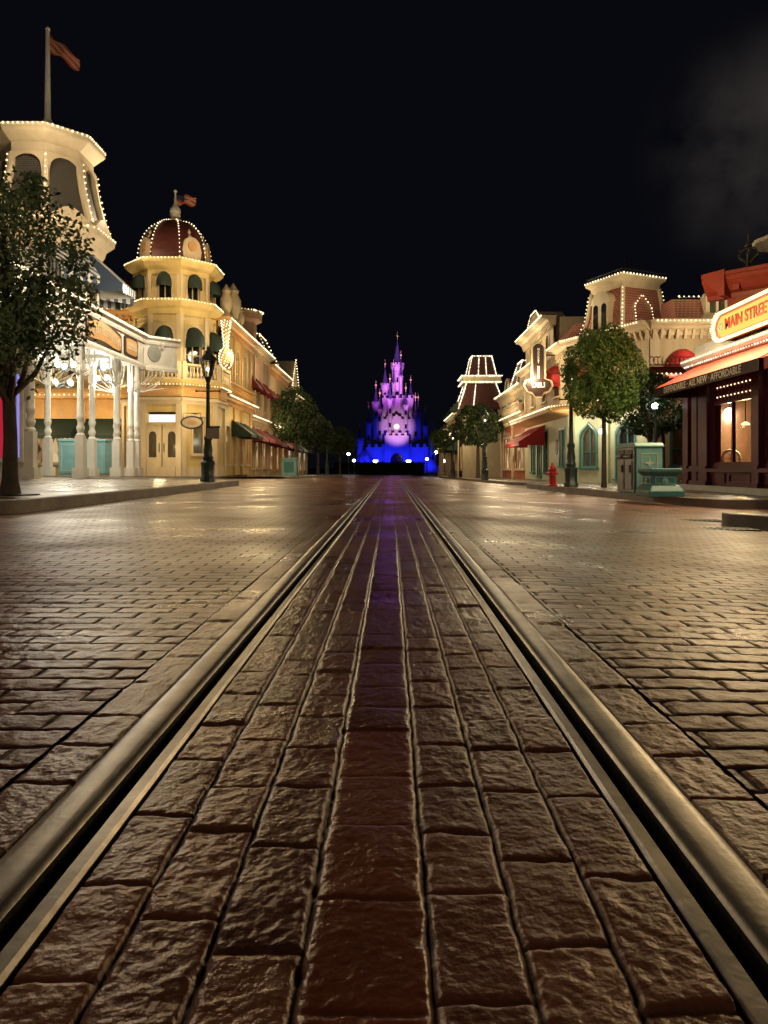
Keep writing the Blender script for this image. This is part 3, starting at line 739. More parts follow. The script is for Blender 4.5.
for u in (.06, L2 - .08): m.box(F2, u - .07, u + .07, .002, .05, ZF0 + .1, ZF1 - .48)
m.build('fascia', M['white'], PB)
m = MB(); m.slab([(-9.5, 13.6), (-9.5, 27.5), (-8.6, 28.5), (-9.5, 29), (-14, 29), (-14, 13.6)], ZF0 + .06, ZF0 + .22)
for k in range(8): m.box(WF, -13, -9.56, 14.5 + 1.75 * k, 14.62 + 1.75 * k, ZF0 - .06, ZF0 + .055)
m.build('porch_ceiling', M['white'], PB)
bulbline(PB, [FF(13.6, .23, ZF1 - .04), FF(27.6, .23, ZF1 - .04)], .2, .028, M['bulbw'])
bulbline(PB, [F2(.0, .23, ZF1 - .05), F2(L2 + .1, .23, ZF1 - .05)], .2, .028, M['bulbw'])
def cartouche(F, u, z, w, h, wave):
    def outline(g):
        pts = []
        for i in range(41):
            t = i / 40; uu = -w / 2 - g + (w + 2 * g) * t
            pts.append((u + uu, z + wave * math.sin((t - .1) * 5.2) * .5 + (h / 2 + g) * (1 - .25 * abs(2 * t - 1) ** 6)))
        for i in range(41):
            t = 1 - i / 40; uu = -w / 2 - g + (w + 2 * g) * t
            pts.append((u + uu, z + wave * math.sin((t - .1) * 5.2) * .3 - (h / 2 + g) * (1 - .25 * abs(2 * t - 1) ** 6)))
        return pts
    a = MB(); a.prism(F, outline(.09), .003, .05); o = a.build('cartouche_sign', M['signbrown'], PB)
    b = MB(); b.prism(F, outline(-.02), .051, .065); b.build('sign_panel', M['ochre'], o)
    c = MB()                                   # raised scroll ornament where the lettering is too small to read
    for k in range(int(w / .17)):
        uu = u - w / 2 + .12 + k * .17; zz = z + wave * math.sin(((uu - u + w / 2) / w - .1) * 5.2) * .4
        c.tube([F(uu + .05 * math.cos(R(a)) , .075, zz + .16 * math.sin(R(a)) * (h / .75)) for a in range(-60, 200, 40)], .018, 5)
    c.build('scroll_ornament', M['cream'], o)
cartouche(FF, 23.7, 4.76, 2.7, .6, .18)
cartouche(FF, 26.1, 4.76, 1.1, .58, 0)
a = MB(); a.prism(F2, [(.42 + .26 * math.cos(R(20 * k)), 4.82 + .32 * math.sin(R(20 * k))) for k in range(18)], .003, .04); a.build('oval_plaque', mat('grey_green_plaque', (.28, .30, .26), .5), PB)
# porch walls, lit booth front at the near end
wl = MB()
FW = FL(-13.0)
ops = [W_(u, .6, 1.7, 2.6, pane=M['warmwin']) for u in (15.5, 18.2, 21)]
facade(PB, wl, FW, 13.6, 23.0, 0, ZF0 + .06, ops, M['white'], M['warmwin'])
FB = FC(0, 20.1)
ops = [W_(-10.17, .75, .2, 2.35, pane=M['lavender'], mull=(0, 0)), W_(-10.95, .75, 1.15, 2.6, pane=M['redpanel'], mull=(1, 0))]
facade(PB, wl, FB, -13, -9.9, .1, ZF0 + .06, ops, M['white'], M['lavender'])
wl.quad((-9.9, 20.1, .1), (-9.9, 20.4, .1), (-9.9, 20.4, ZF0 + .06), (-9.9, 20.1, ZF0 + .06))
wl.quad((-9.9, 20.4, .1), (-13, 20.4, .1), (-13, 20.4, ZF0 + .06), (-9.9, 20.4, ZF0 + .06))
# upper storey
XB, ZU = -13.2, 8.05
FU = FL(XB)
ops = [W_(u, 5.9, .95, 1.6, 1, pane=M['curtain']) for u in (14.6, 16.6, 18.6, 20.6, 22.4)]
facade(PB, wl, FU, 13.6, 24.2, ZF0 + .2, ZU - .3, ops, M['white'], M['curtain'])
wl.box(WF, -18, XB - .3, 13.6, 24.2, ZF0 + .2, ZU - .02)
wl.build('wall', M['white'], PB)
m = MB(); cornice(m, FU, 13.6, 24.3, ZU - .35, .7, .5, .35); m.build('cornice', M['cream'], PB)
bulbline(PB, [FU(13.6, .74, ZU + .12), FU(24.4, .74, ZU + .12)], .22, .04)
# tower
TCX, TCY = -11.6, 25.0
m = MB(); m.lathe((TCX, TCY, 0), [(1.62, ZF0 + .2), (1.62, 7.6), (1.7, 7.7)], 8, A8); m.build('tower_wall', M['whiteboard'], PB)
m = MB()
m.lathe((TCX, TCY, 0), [(1.66, 7.55), (1.8, 7.75), (1.86, 7.95), (2.12, 8.15), (2.16, 8.4), (1.9, 8.55), (1.8, 8.6)], 8, A8)
for k in range(8):                              # curved pediment over each face
    F, L = octo(TCX, TCY, 1.86, k)
    pts = [(L * t / 10, 8.45 + .42 * math.sin(math.pi * t / 10) ** 1.5) for t in range(11)]
    m.prism(F, [(0, 8.2)] + pts + [(L, 8.2)], -.12, .05)
m.build('tower_cornice', M['cream'], PB); m = MB()
m.lathe((TCX, TCY, 0), [(1.40, 10.6), (1.44, 10.7), (1.44, 10.95), (1.52, 11.0), (1.78, 11.2), (1.82, 11.26), (1.82, 11.44), (1.6, 11.52), (.3, 11.75)], 8, A8); m.build('roof_cornice', M['cream'], PB)
lat, bul = MB(), MB()
zs_ = [8.55, 9.0, 9.6, 10.2, 10.6]; rs_ = [1.86, 1.72, 1.56, 1.45, 1.42]
lat.lathe((TCX, TCY, 0), [(r - .07, z) for r, z in zip(rs_, zs_)], 8, A8, cap=False)
for k in range(8):
    ribs = MB(); a = R(45 * k) + A8
    pts = [(TCX + r * math.cos(a), TCY + r * math.sin(a), z) for r, z in zip(rs_, zs_)]
    ribs.tube(pts, .12, 6)
    bul.bulbs([(TCX + (r + .16) * math.cos(a), TCY + (r + .16) * math.sin(a), z) for r, z in zip(rs_, zs_)], .2, .035)
    # arched head closing each lattice panel
    F, L = octo(TCX, TCY, 1.46 * math.cos(A8), k)
    n = 12; w = L * .94
    up = [(L / 2 - w / 2 + w * i / n, 10.66) for i in range(n + 1)]
    lo = [(L / 2 - w / 2 + w * i / n, 9.95 + .6 * math.sqrt(max(0, 1 - (2 * i / n - 1) ** 2))) for i in range(n + 1)]
    sl = .2
    for i in range(n): ribs.quad(F(up[i][0], .05, up[i][1]), F(up[i + 1][0], .05, up[i + 1][1]), F(lo[i + 1][0], .05 + (10.66 - lo[i + 1][1]) * sl, lo[i + 1][1]), F(lo[i][0], .05 + (10.66 - lo[i][1]) * sl, lo[i][1]))
    ribs.build('rib', M['cream'], PB, smooth=40)
lat.build('lattice_roof', M['lattice'], PB)
for rr, z, g in ((2.18 / K8, 8.36, .2), (1.84 / K8, 11.4, .15)):
    bul.bulbs([(TCX + rr * K8 * math.cos(R(45 * k) + A8), TCY + rr * K8 * math.sin(R(45 * k) + A8), z) for k in range(9)], g, .036)
bul.build('bulb_string', M['bulb'], PB)
ms = pattern('striped_awning_cloth', (.03, .05, .09), (.42, .42, .38), 'stripe', 1.5)
for k in (7, 0, 1):
    F, L = octo(TCX, TCY, 1.63 * math.cos(A8), k); awning_shed(PB, F, .03, L - .03, 7.7, 6.6, 1.25, ms, .3)
for k in (6, 7, 0):
    F, L = octo(TCX, TCY, 1.63 * math.cos(A8), k)
    m = MB(); m.prism(F, [(L / 2 - .38, 5.7), (L / 2 + .38, 5.7), (L / 2 + .38, 6.7), (L / 2 - .38, 6.7)], .002, .03); o = m.build('window', M['cream'], PB)
    m = MB(); m.prism(F, [(L / 2 - .3, 5.78), (L / 2 + .3, 5.78), (L / 2 + .3, 6.65), (L / 2 - .3, 6.65)], .031, .036); m.build('pane', M['curtain'], o)
flag('white flagpole with a drooping red flag on the white octagonal tower', TCX, TCY, 11.72, PZ(26, 25), 1.3, .58, R(40), canton=False, fat=1.5)
# globe chandeliers under the porch
chl = ['globe chandelier under the porch nearest the big street tree', 'globe chandelier under the middle of the porch ceiling', 'globe chandelier between the two rows of porch columns', 'globe chandelier near the diagonal porch corner', 'globe chandelier low at the back of the porch']
for i, (px, py, Y) in enumerate(((42, 364, 21.5), (69, 372, 23), (63, 388, 26), (99, 372, 25.6), (108, 384, 26.6))):
    x, z = PX(px, Y), PZ(py, Y)
    th = thing('chandelier', chl[i], 'chandelier', (x, Y, z), 'porch chandeliers')
    m = MB(); m.tube([(x, Y, z + .1), (x, Y, ZF0 + .06)], .02, 6); m.ball((x, Y, z + .12), .06, 8); m.build('stem', M['iron'], th)
    for k in range(4):
        a = R(90 * k + 25 + 20 * i); gx, gy = x + .34 * math.cos(a), Y + .34 * math.sin(a)
        m = MB(); m.tube([(x, Y, z + .12), (x + .2 * math.cos(a), Y + .2 * math.sin(a), z + .03), (gx, gy, z + .02), (gx, gy, z + .09)], .015, 5); ar = m.build('arm', M['iron'], th)
        m = MB(); m.ball((gx, gy, z + .2), .10, 10); m.build('globe', M['globe'], ar, smooth=60)
    lamp('chandelier_light', (x, Y, z - .25), 48, (1, .92, .74), .3)
strip('porch_bulb_light', (-7.9, 21, 6.1), (-9.4, 21, 5.0), 13, .2, 170, (1, .82, .58))
lamp('tower_light', (-8.4, 20.8, 8.2), 190, (1, .80, .52), .25)
lamp('tower_light', (-9.2, 26.4, 9.6), 120, (1, .80, .52), .25)
lamp('tower_light', (-10.6, 22.0, 10.8), 60, (1, .80, .52), .2)
lamp('wall_light', (-8.6, 24.6, 6.4), 40, (1, .86, .62), .2)

# ================================================================== LEFT: yellow corner building with the dome
YB = thing('corner_building', 'yellow corner building with a bulb-lit maroon dome, balcony and double doors', 'building', (-11, 36, .2))
OX, OY = -10.55, 36.2
z0 = .12
wall, trim, bul = MB(), MB(), MB()
R1, R2, R3 = 2.2, 1.72, 1.72                  # to the flats
zA, zB, zC = 4.55, 8.1, 9.85
def yf(k, r): return octo(OX, OY, r, k)
for k in (4, 5, 6, 7, 0, 1):
    F, L = yf(k, R1)
    ops = []
    if k == 6: ops = [W_(L / 2, .35, 1.75, 2.15, nowin=True), W_(L / 2, 2.6, 1.3, .5, nowin=True)]
    elif k in (5, 7): ops = [W_(L / 2, 1.15, .62, 1.75, mull=(0, 0), pane=M['curtain'])]
    facade(YB, wall, F, 0, L, z0, zA - .6, ops, M['cream'], M['curtain'])
    trim.box(F, -.02, .22, .002, .09, z0, 3.45); trim.box(F, L - .22, L + .02, .002, .09, z0, 3.45)
    trim.box(F, .25, L - .25, .002, .05, z0, .55)
# double doors
F, L = yf(6, R1)
for s in (-1, 1):
    uc = L / 2 + s * .44
    m = MB(); wall_open(m, Frame(F(0, -.1, 0)[0], F(0, -.1, 0)[1], u=F.u, n=F.n), uc - .42, uc + .42, .37, 2.5, [W_(uc, 1.0, .36, 1.2, 1)], .05)
    m.box(F, uc - .26, uc + .26, -.099, -.075, .5, .85)
    d = m.build('door', M['cream'], YB)
    m = MB(); m.box(F, uc - .2, uc + .2, -.145, -.14, 1.0, 2.22); m.build('door_glass', M['curtain'], d)
    m = MB(); m.tube([F(uc - s * .33, -.05, 1.25), F(uc - s * .33, -.02, 1.3), F(uc - s * .33, -.02, 1.6), F(uc - s * .33, -.05, 1.65)], .022, 6); m.build('handle', M['black'], d)
m = MB(); m.box(F, L / 2 - .62, L / 2 + .62, -.14, -.12, 2.62, 2.98); m.build('transom_window', M['whitewin'], YB)
# band of ochre panels and bulbs round the balcony
for k in (4, 5, 6, 7, 0, 1):
    F, L = yf(k, R1)
    trim.sweep(F, [(-.1, 3.45), (.08, 3.45), (.12, 3.6), (.18, 3.62), (.18, 3.74), (.1, 3.78), (-.1, 3.78)], -.05, L + .05)
for k in (4, 5, 6, 7, 0, 1):
    m = MB(); F, L = yf(k, R1 + .12); m.prism(F, [(.12, 3.82), (L - .12, 3.82), (L - .12, 4.28), (.12, 4.28)], 0, .03); m.prism(F, [(.3, 3.92), (L - .3, 3.92), (L - .3, 4.16), (.3, 4.16)], .031, .05); m.build('frieze_panel', M['ochre'], YB)
m = MB(); m.lathe((OX, OY, 0), [((R1 + .02) * K8, 3.78), ((R1 + .12) * K8, 3.82), ((R1 + .12) * K8, 4.3), ((R1 + .38) * K8, 4.4), ((R1 + .42) * K8, 4.55), ((R1 - .5) * K8, 4.56)], 8, A8); m.build('balcony_slab', M['yellow'], YB)
bul.bulbs([(OX + (R1 + .33) * K8 * math.cos(R(45 * k) + A8), OY + (R1 + .33) * K8 * math.sin(R(45 * k) + A8), 4.34) for k in range(3, 10)], .16, .03)
m = MB()
for k in (4, 5, 6, 7, 0, 1):
    F, L = yf(k, R1 + .22); balustrade(m, F, 0, L, 4.56, .75, -.1, .17)
m.build('balustrade', M['cream'], YB, smooth=40)
# second and third storeys
for k in (4, 5, 6, 7, 0, 1):
    F, L = yf(k, R2)
    facade(YB, wall, F, 0, L, 4.5, zB - .35, [W_(L / 2, 4.95, .82, 2.2, 1, pane=M['dark'])], M['cream'], M['dark'])
    trim.box(F, -.02, .14, .002, .08, 4.55, zB - .4); trim.box(F, L - .14, L + .02, .002, .08, 4.55, zB - .4)
    for zz in (4.7,): pass
    F3, L3 = yf(k, R3)
    facade(YB, wall, F3, 0, L3, zB + .15, zC - .3, [W_(L3 / 2, zB + .3, .66, 1.22, 1, pane=M['dark'], mull=(1, 0))], M['cream'], M['dark'])
    for (FF_, LL, a, b) in ((F3, L3, 9.0 + .64, 9.0 + .68), (F3, L3, zB + .06 + .1, zB + .1 + .1), (F, L, 7.36, 7.4), (F, L, 7.56, 7.6), (F, L, 4.72, 4.78)): trim.box(FF_, .24, LL - .24, .002, .035, a, b)
    for uu in (.22, L - .26): trim.box(F, uu, uu + .04, .002, .035, 4.8, 7.3)
    trim.box(F3, -.02, .12, .002, .09, zB + .2, zC - .3); trim.box(F3, L3 - .12, L3 + .02, .002, .09, zB + .2, zC - .3)
    if k in (5, 6, 7, 0):
        awning_dome(YB, F, L / 2, .9, 6.3, .85, .7, M['green']); awning_dome(YB, F3, L3 / 2, .7, zB + .98, .58, .5, M['green'])
wall.build('wall', M['yellow'], YB); trim.build('trim', M['cream'], YB)
def ring(prof, m_, name): MB().lathe((OX, OY, 0), [(r * K8, z) for r, z in prof], 8, A8).build(name, m_, YB)
ring([(R2 - .05, 7.65), (R2 + .1, 7.7), (R2 + .12, 7.95), (R2 + .3, 8.05), (R2 + .42, 8.2), (R2 + .42, 8.36), (R3 - .1, 8.4)], M['yellow'], 'cornice')
ring([(R3 - .05, 9.5), (R3 + .08, 9.55), (R3 + .1, 9.78), (R3 + .3, 9.9), (R3 + .44, 10.05), (R3 + .44, 10.25), (R3 - .15, 10.32)], M['yellow'], 'cornice')
for rr, z in ((R2 + .45, 8.3), (R3 + .47, 10.2)):
    bul.bulbs([(OX + rr * K8 * math.cos(R(45 * k) + A8), OY + rr * K8 * math.sin(R(45 * k) + A8), z) for k in range(3, 11)], .17, .036)
dz = PZ(222, 36.2) - 10.3
prof = [(1.72 * math.cos(t) ** .75, 10.3 + dz * math.sin(t)) for t in [math.pi / 2 * i / 8 for i in range(8)]] + [(.2, 10.3 + dz)]
MB().lathe((OX, OY, 0), prof, 8, A8).build('dome', M['slate'], YB)
for k in range(8):
    a = R(45 * k) + A8
    bul.bulbs([(OX + (r + .07) * math.cos(a), OY + (r + .07) * math.sin(a), z) for r, z in prof], .19, .036)
bul.build('bulb_string', M['bulb'], YB)
for k in (5, 7, 0):                             # round-headed dormers on the dome
    a = R(45 * k); F = Frame(OX + math.cos(a) * 1.3, OY + math.sin(a) * 1.3, u=(-math.sin(a), math.cos(a)), n=(math.cos(a), math.sin(a)))
    pts = [(-.42, 10.35), (.42, 10.35), (.5, 10.8)] + [(.45 * math.cos(R(t)), 11.0 + .45 * math.sin(R(t))) for t in range(0, 181, 20)] + [(-.5, 10.8)]
    m = MB(); m.prism(F, pts, -.5, .3); o = m.build('dormer', M['cream'], YB)
    m = MB(); m.prism(F, [(.22 * math.cos(R(t)), 11.0 + .22 * math.sin(R(t))) for t in range(0, 360, 24)], .301, .36); m.build('dormer_shield', M['ochre'], o)
    m = MB(); m.lathe((*F(0, 0, 0)[:2], 0), [(.1, 11.4), (.14, 11.55), (.06, 11.62), (.09, 11.75), (.01, 11.9)], 8); m.build('finial', M['cream'], o)
m = MB(); m.lathe((OX, OY, 10.3 + dz), [(.25, -.05), (.3, .1), (.2, .2), (.26, .32), (.1, .45)], 10); m.build('finial', M['cream'], YB, smooth=40)
flag('thin flagpole with a small red flag on the maroon dome', OX, OY, 10.3 + dz + .35, PZ(189, 36.2), .95, .55, R(8))
# wing facing the square, seen through the porch
FY = FC(0, 36.6)
wall2 = MB()
ops = [W_(u, .75, 1.9, 1.55, pane=M['warmwin'], mull=(2, 0)) for u in (-13.9, -16.6, -19.6)] + [W_(u, 5.0, .9, 2.0, 1, pane=M['curtain']) for u in (-13.4, -15.6, -18)]
facade(YB, wall2, FY, -24, OX - 1.6, z0, zB - .3, ops, M['cream'], M['warmwin'])
wall2.box(WF, -24, OX - .5, 36.9, 44, z0, zB - .05)
wall2.build('wing_wall', M['yellow'], YB)
m = MB(); cornice(m, FY, -24, OX - 1.9, zB - .25, .45, .5, .3); m.box(FY, -24, OX - 2.2, .002, .1, 3.0, 3.9); m.sweep(FY, [(.0, 3.9), (.3, 3.95), (.4, 4.2), (.4, 4.4), (0, 4.4)], -24, OX - 2.2)
for u in (-12.6, -15.2, -18, -21.5): m.box(FY, u - .14, u + .14, .101, .16, z0, 3.9)
m.build('wing_trim', M['ochre'], YB)
bulbline(YB, [FY(-24, .42, 4.1), FY(OX - 2.2, .42, 4.1)], .24, .04); bulbline(YB, [FY(-24, .47, zB + .2), FY(OX - 2, .47, zB + .2)], .24, .036)
for u, w in ((-13.9, 2.3), (-16.7, 2.5), (-19.7, 2.3)):
    a = awning_shed(YB, FY, u - w / 2, u + w / 2, 2.95, 2.1, 1.0, M['green'], .18)
m = MB(); m.sweep(FY, [(.1, zB + .25), (-.5, 9.9), (-.7, 10.0), (-1.2, 10.0), (-1.2, zB + .25)], -24, OX - 1.75); m.build('mansard_roof', M['slate'], YB)
m = MB(); m.lathe((-12.6, 36.2, zB + .2), [(.2, 0), (.2, .25), (.1, .32), (.22, .55), (.24, .7), (.08, .85), (.1, 1.0), (.01, 1.15)], 10); m.build('finial', M['cream'], YB, smooth=40)
# street front
FS = FL(-8.6)
zc = 8.0
wall3 = MB()
ops = [W_(u, .7, .95, 2.0, mull=(0, 1), pane=M['warmwin']) for u in (38.9, 40.6, 42.4, 44.0)] + [W_(u, 4.95, .95, 2.1, 1, pane=M['curtain']) for u in (39.4, 41.4, 43.4)]
facade(YB, wall3, FS, 37.6, 45.2, z0, zc - .3, ops, M['cream'], M['curtain'])
wall3.box(WF, -14, -8.9, 37.6, 45.2, z0, zc - .05)
wall3.build('street_wall', M['yellow'], YB)
m = MB(); cornice(m, FS, 37.2, 45.3, zc - .35, .5, .5, .3)
for z, d in ((3.9, .45),): cornice(m, FS, 37.4, 45.3, z, d, .4, .3)
for u in (37.7, 40.4, 42.4, 45.0): m.box(FS, u - .14, u + .14, .002, .1, z0, 7.6)
balustrade(m, FS, 38, 45, 4.32, .7, .15, .2)
m.build('street_cornice', M['ochre'], YB)
bulbline(YB, [FS(37.4, .54, zc + .1), FS(45.3, .54, zc + .1)], .2, .045); bulbline(YB, [FS(37.4, .5, 4.2), FS(45.3, .5, 4.2)], .2, .045)
for u in (40.6, 42.8): awning_shed(YB, FS, u - .75, u + .75, 3.1, 2.35, 1.1, M['green'], .2)
for u, s in ((38.2, 1), (39.9, 1.25), (41.6, .8)):
    m = MB(); m.lathe((*FS(u, .1, 0)[:2], zc + .1), [(.28 * s, 0), (.28 * s, .3), (.18 * s, .4), (.32 * s, .8 * s), (.34 * s, 1.1 * s), (.2 * s, 1.4 * s), (.24 * s, 1.55 * s), (.02, 1.9 * s)], 10); m.build('urn', M['cream'], YB, smooth=40)
m = MB(); m.prism(FS, [(39, zc + .1), (42.5, zc + .1), (42.2, zc + .6), (41.6, zc + .8), (40.75, zc + 1.5), (39.9, zc + .8), (39.3, zc + .6)], -.3, .1); m.build('pediment', M['cream'], YB)
for p, e in (((-9.0, 32.6, 5.4), 70), ((-6.6, 36.4, 6.0), 110), ((-9.4, 32.6, 8.7), 50), ((-7.0, 34.0, 9.2), 45), ((-10.2, 32.6, 1.5), 34), ((-8.2, 33.2, 3.2), 60), ((-6.9, 41.5, 6.2), 75), ((-7.2, 40.5, 3.0), 50), ((-7.0, 44, 3.0), 30)):
    lamp('facade_light', p, e, (1, .74, .36), .2)
for x in (-14, -17): lamp('wing_light', (x, 34.8, 2.9), 70, (1, .72, .36), .2)
lamp('wing_light', (-13, 35, 6.5), 40, (1, .72, .36), .2)
lamp('dome_light', (-8.2, 33.8, 10.8), 45, (1, .7, .4), .2); lamp('dome_light', (-11.5, 33.3, 10.8), 40, (1, .7, .4), .2)
# oval hanging sign beside the doors
th = thing('oval_sign', 'oval brown hanging sign beside the yellow double doors', 'sign', (-8.9, 33.4, 2.6))
Fo = FC(0, 33.3); u, z = PX(192, 33.3), PZ(422.5, 33.3)
MB().prism(Fo, [(u + .52 * math.cos(R(t)), z + .3 * math.sin(R(t))) for t in range(0, 360, 15)], -.03, .03).build('board', M['signbrown'], th)
MB().prism(Fo, [(u + .44 * math.cos(R(t)), z + .23 * math.sin(R(t))) for t in range(0, 360, 15)], .031, .04).build('face', M['cream'], th)
MB().prism(Fo, [(u + .22 * math.cos(R(t)), z + .1 * math.sin(R(t))) for t in range(0, 360, 15)], .041, .05).build('medallion', M['ochre'], th)
m = MB(); m.tube([Fo(u - .4, 0, z + .2), Fo(u - .4, 0, z + .42), Fo(u + .4, 0, z + .42), Fo(u + .4, 0, z + .2)], .02, 6); m.tube([Fo(u, 0, z + .42), (Fo(u, -.6, 0)[0], 34.2, z + .42)], .02, 6); m.build('hanger', M['black'], th)
# bulb-covered ornament hanging at the corner
th = thing('light_ornament', 'hanging ornament of white bulbs shaped like a bell at the yellow corner', 'light ornament', (PX(226, 35), 35, PZ(370, 35)))
bx, bb = MB(), MB(); x0 = PX(226, 35)
for t in range(40):
    z = PZ(368, 35) + t * .057; s = t / 39
    r = .34 * math.sqrt(max(.05, 1 - ((s - .22) / .24) ** 2)) if s < .4 else (.12 + .16 * max(0, s - .55) * 1.6)
    for k in range(5 if r > .2 else 3):
        a = k * 2 * math.pi / (5 if r > .2 else 3) + t * .7; bb.bulb((x0 + r * math.cos(a), 35 + r * math.sin(a), z), .04)
bx.lathe((x0, 35, PZ(368, 35)), [(.1, .0), (.3, .2), (.3, .7), (.1, .95), (.1, 1.3), (.22, 2.2), (.05, 2.3)], 10); bx.tube([(x0, 35, PZ(368, 35) + 2.2), (x0 - .8, 35.3, PZ(368, 35) + 2.4)], .04, 6)
bx.build('frame', M['gold'], th); bb.build('bulb', M['bulbw'], th)
lamp('ornament_light', (x0 + .5, 34.6, PZ(350, 35)), 90, (1, .8, .5), .3)
# ================================================================== LEFT: farther street fronts
def street_building(name, label, F, u0, u1, zb, zt, wallm, trimm, nwin, awn, name2=None, roof=None, upper=True, depth=6, lit='warmwin', gl='curtain'):
    th = thing('shop_building', label, 'building', F((u0 + u1) / 2, -2, zb))
    w, t = MB(), MB(); L = (u1 - u0) / nwin
    ops = []
    for i in range(nwin):
        u = u0 + L * (i + .5)
        ops.append(W_(u, zb + .6, L * .62, 2.0, mull=(1, 0), pane=M[lit])); ops.append(W_(u, zb + 4.5, L * .42, 2.0, 1, pane=M[gl]))
    facade(th, w, F, u0, u1, zb, zt - .3, ops, trimm, M[gl])
    w.box(F, u0, u1, -depth, -.3, zb, zt - .05); w.build('wall', wallm, th)
    cornice(t, F, u0, u1, zt - .4, .5, .55, .4); cornice(t, F, u0, u1, zb + 3.5, .4, .4, .4)
    for i in range(nwin + 1): uu = min(max(u0 + L * i, u0 + .15), u1 - .15); t.box(F, uu - .15, uu + .15, .002, .1, zb, zt - .4)
    t.build('trim', trimm, th)
    MB().bulbs([F(u0, .55, zt + .1), F(u1, .55, zt + .1)], .25, .05).bulbs([F(u0, .45, zb + 3.85), F(u1, .45, zb + 3.85)], .3, .045).build('bulb_string', M['bulb'], th)
    for i in range(nwin):
        u = u0 + L * (i + .5)
        if awn: awning_shed(th, F, u - L * .42, u + L * .42, zb + 3.2, zb + 2.45, 1.0, M[awn], .2)
        if awn and upper: awning_shed(th, F, u - L * .28, u + L * .28, zb + 6.5, zb + 5.7, .7, M[awn], .15)
    return th
def mansard(th, F, u0, u1, v0, v1, z0, z1, ins, m, bm, r=.05, gap=.22):
    """hipped steep roof with bulbs up its edges and round its top"""
    P = [F(u0, v0, z0), F(u1, v0, z0), F(u1, v1, z0), F(u0, v1, z0)]
    s = 1 if v0 > v1 else -1
    Q = [F(u0 + ins, v0 - s * ins, z1), F(u1 - ins, v0 - s * ins, z1), F(u1 - ins, v1 + s * ins, z1), F(u0 + ins, v1 + s * ins, z1)]
    MB().add(P + Q, [(0, 1, 5, 4), (1, 2, 6, 5), (2, 3, 7, 6), (3, 0, 4, 7), (4, 5, 6, 7)]).build('mansard_roof', m, th)
    b = MB(); c = (Vector(P[0]) + Vector(P[2])) / 2
    def o(p): q = Vector(p) - c; q.z = 0; return Vector(p) + q.normalized() * .08
    for i in range(4): b.bulbs([o(P[i]), o(Q[i])], gap, r)
    b.bulbs([o(Q[i % 4]) + Vector((0, 0, .06)) for i in range(5)], gap, r); b.build('bulb_string', bm, th)
FLs = FL(-8.9)
t = street_building('pink', 'pinkish tan building with arched upper windows and maroon awnings past the yellow one', FLs, 45.3, 53.5, -.1, 8.3, M['pinkwall'], M['tan'], 3, 'darkred')
m = MB(); m.lathe((-9.9, 48.2, 0), [(1.15, 8.2), (1.15, 9.9), (1.5, 10.1), (1.55, 10.6), (1.2, 10.7)], 8, A8); m.build('turret', M['pinkwall'], t)
MB().bulbs([(-9.9 + 1.6 * math.cos(R(45 * k)), 48.2 + 1.6 * math.sin(R(45 * k)), 10.6) for k in range(4, 10)], .2, .055).build('bulb_string', M['bulb'], t)
m = MB(); m.lathe((-9.9, 48.2, 0), [(1.0, 10.7), (.8, 11.0), (.2, 11.1)], 8, A8); m.build('turret_roof', M['slate'], t)
t = street_building('brown', 'brown building with a bulb-edged mansard beyond the pinkish tan one', FLs, 53.6, 63, -.2, 7.9, M['tan'], M['ochre'], 3, 'darkred', gl='dark')
mansard(t, FLs, 53.8, 58.8, .1, -4, 8.3, 10.4, 1.0, M['slate'], M['bulb'], .055, .3)
t = street_building('gabled', 'farthest tan building on the porch side with a pointed gable', FLs, 63.1, 78, -.3, 7.0, M['tan'], M['cream'], 4, 'green', lit='whitewin_far')
m = MB(); m.prism(FLs, [(64.5, 7.4), (69.5, 7.4), (67, 10.2)], -2, .2); m.build('gable', M['cream'], t)
MB().bulbs([FLs(64.4, .3, 7.4), FLs(67, .3, 10.4), FLs(69.6, .3, 7.4)], .3, .06).build('bulb_string', M['bulb'], t)
for y, z, e in ((47, 3.0, 60), (50.5, 3.0, 45), (49, 7, 80), (56, 6.5, 60), (60, 3, 50), (67, 6.5, 60), (70, 2.8, 70)):
    lamp('street_front_light', (-7.0, y, z), e, (1, .74, .42), .25)

# ================================================================== RIGHT: red corner shop
SB = thing('corner_shop', 'maroon and red corner shop with an orange-red awning and lit display windows', 'shop', (9, 16, -.03))
XS, zg = 7.55, -.03
Fs = FR(XS)
zt = 3.0
m = MB()
wins = [(16.45, 1.95), (13.95, 2.05), (11.2, 2.0)]
ops = [W_(u, .58, w, 1.95, mull=(1, 0), nowin=True) for u, w in wins]
wall_open(m, Fs, 8, 18.95, zg, zt, ops, .22)
Fend = Frame(XS, 18.95, u=(1, 0), n=(0, 1)); wall_open(m, Fend, 0, 5, zg, zt, [])
m.build('shopfront_wall', M['maroon'], SB)
for u, w in ((18.75, .32), (18.2, .3), (17.72, .5), (15.16, .3), (12.56, .34), (9.9, .34)): m = MB(); m.box(Fs, u - w / 2, u + w / 2, .002, .1, .16, zt - .1); m.box(Fs, u - w / 2 - .05, u + w / 2 + .05, .002, .15, .48, .56); m.box(Fs, u - w / 2 - .05, u + w / 2 + .05, .002, .15, .1, .2); m.build('pilaster', M['maroon'], SB)
m = MB()
m.box(Fs, 8, 18.9, .002, .13, .42, .5)
for u in np.arange(8.8, 18.6, 1.2):            # panels of the stall riser
    for a, b, c, d in ((-.5, .5, .18, .21), (-.5, .5, .36, .39), (-.5, -.46, .21, .36), (.46, .5, .21, .36)): m.box(Fs, u + a, u + b, .002, .03, c, d)
m.build('stall_riser', M['maroon'], SB)
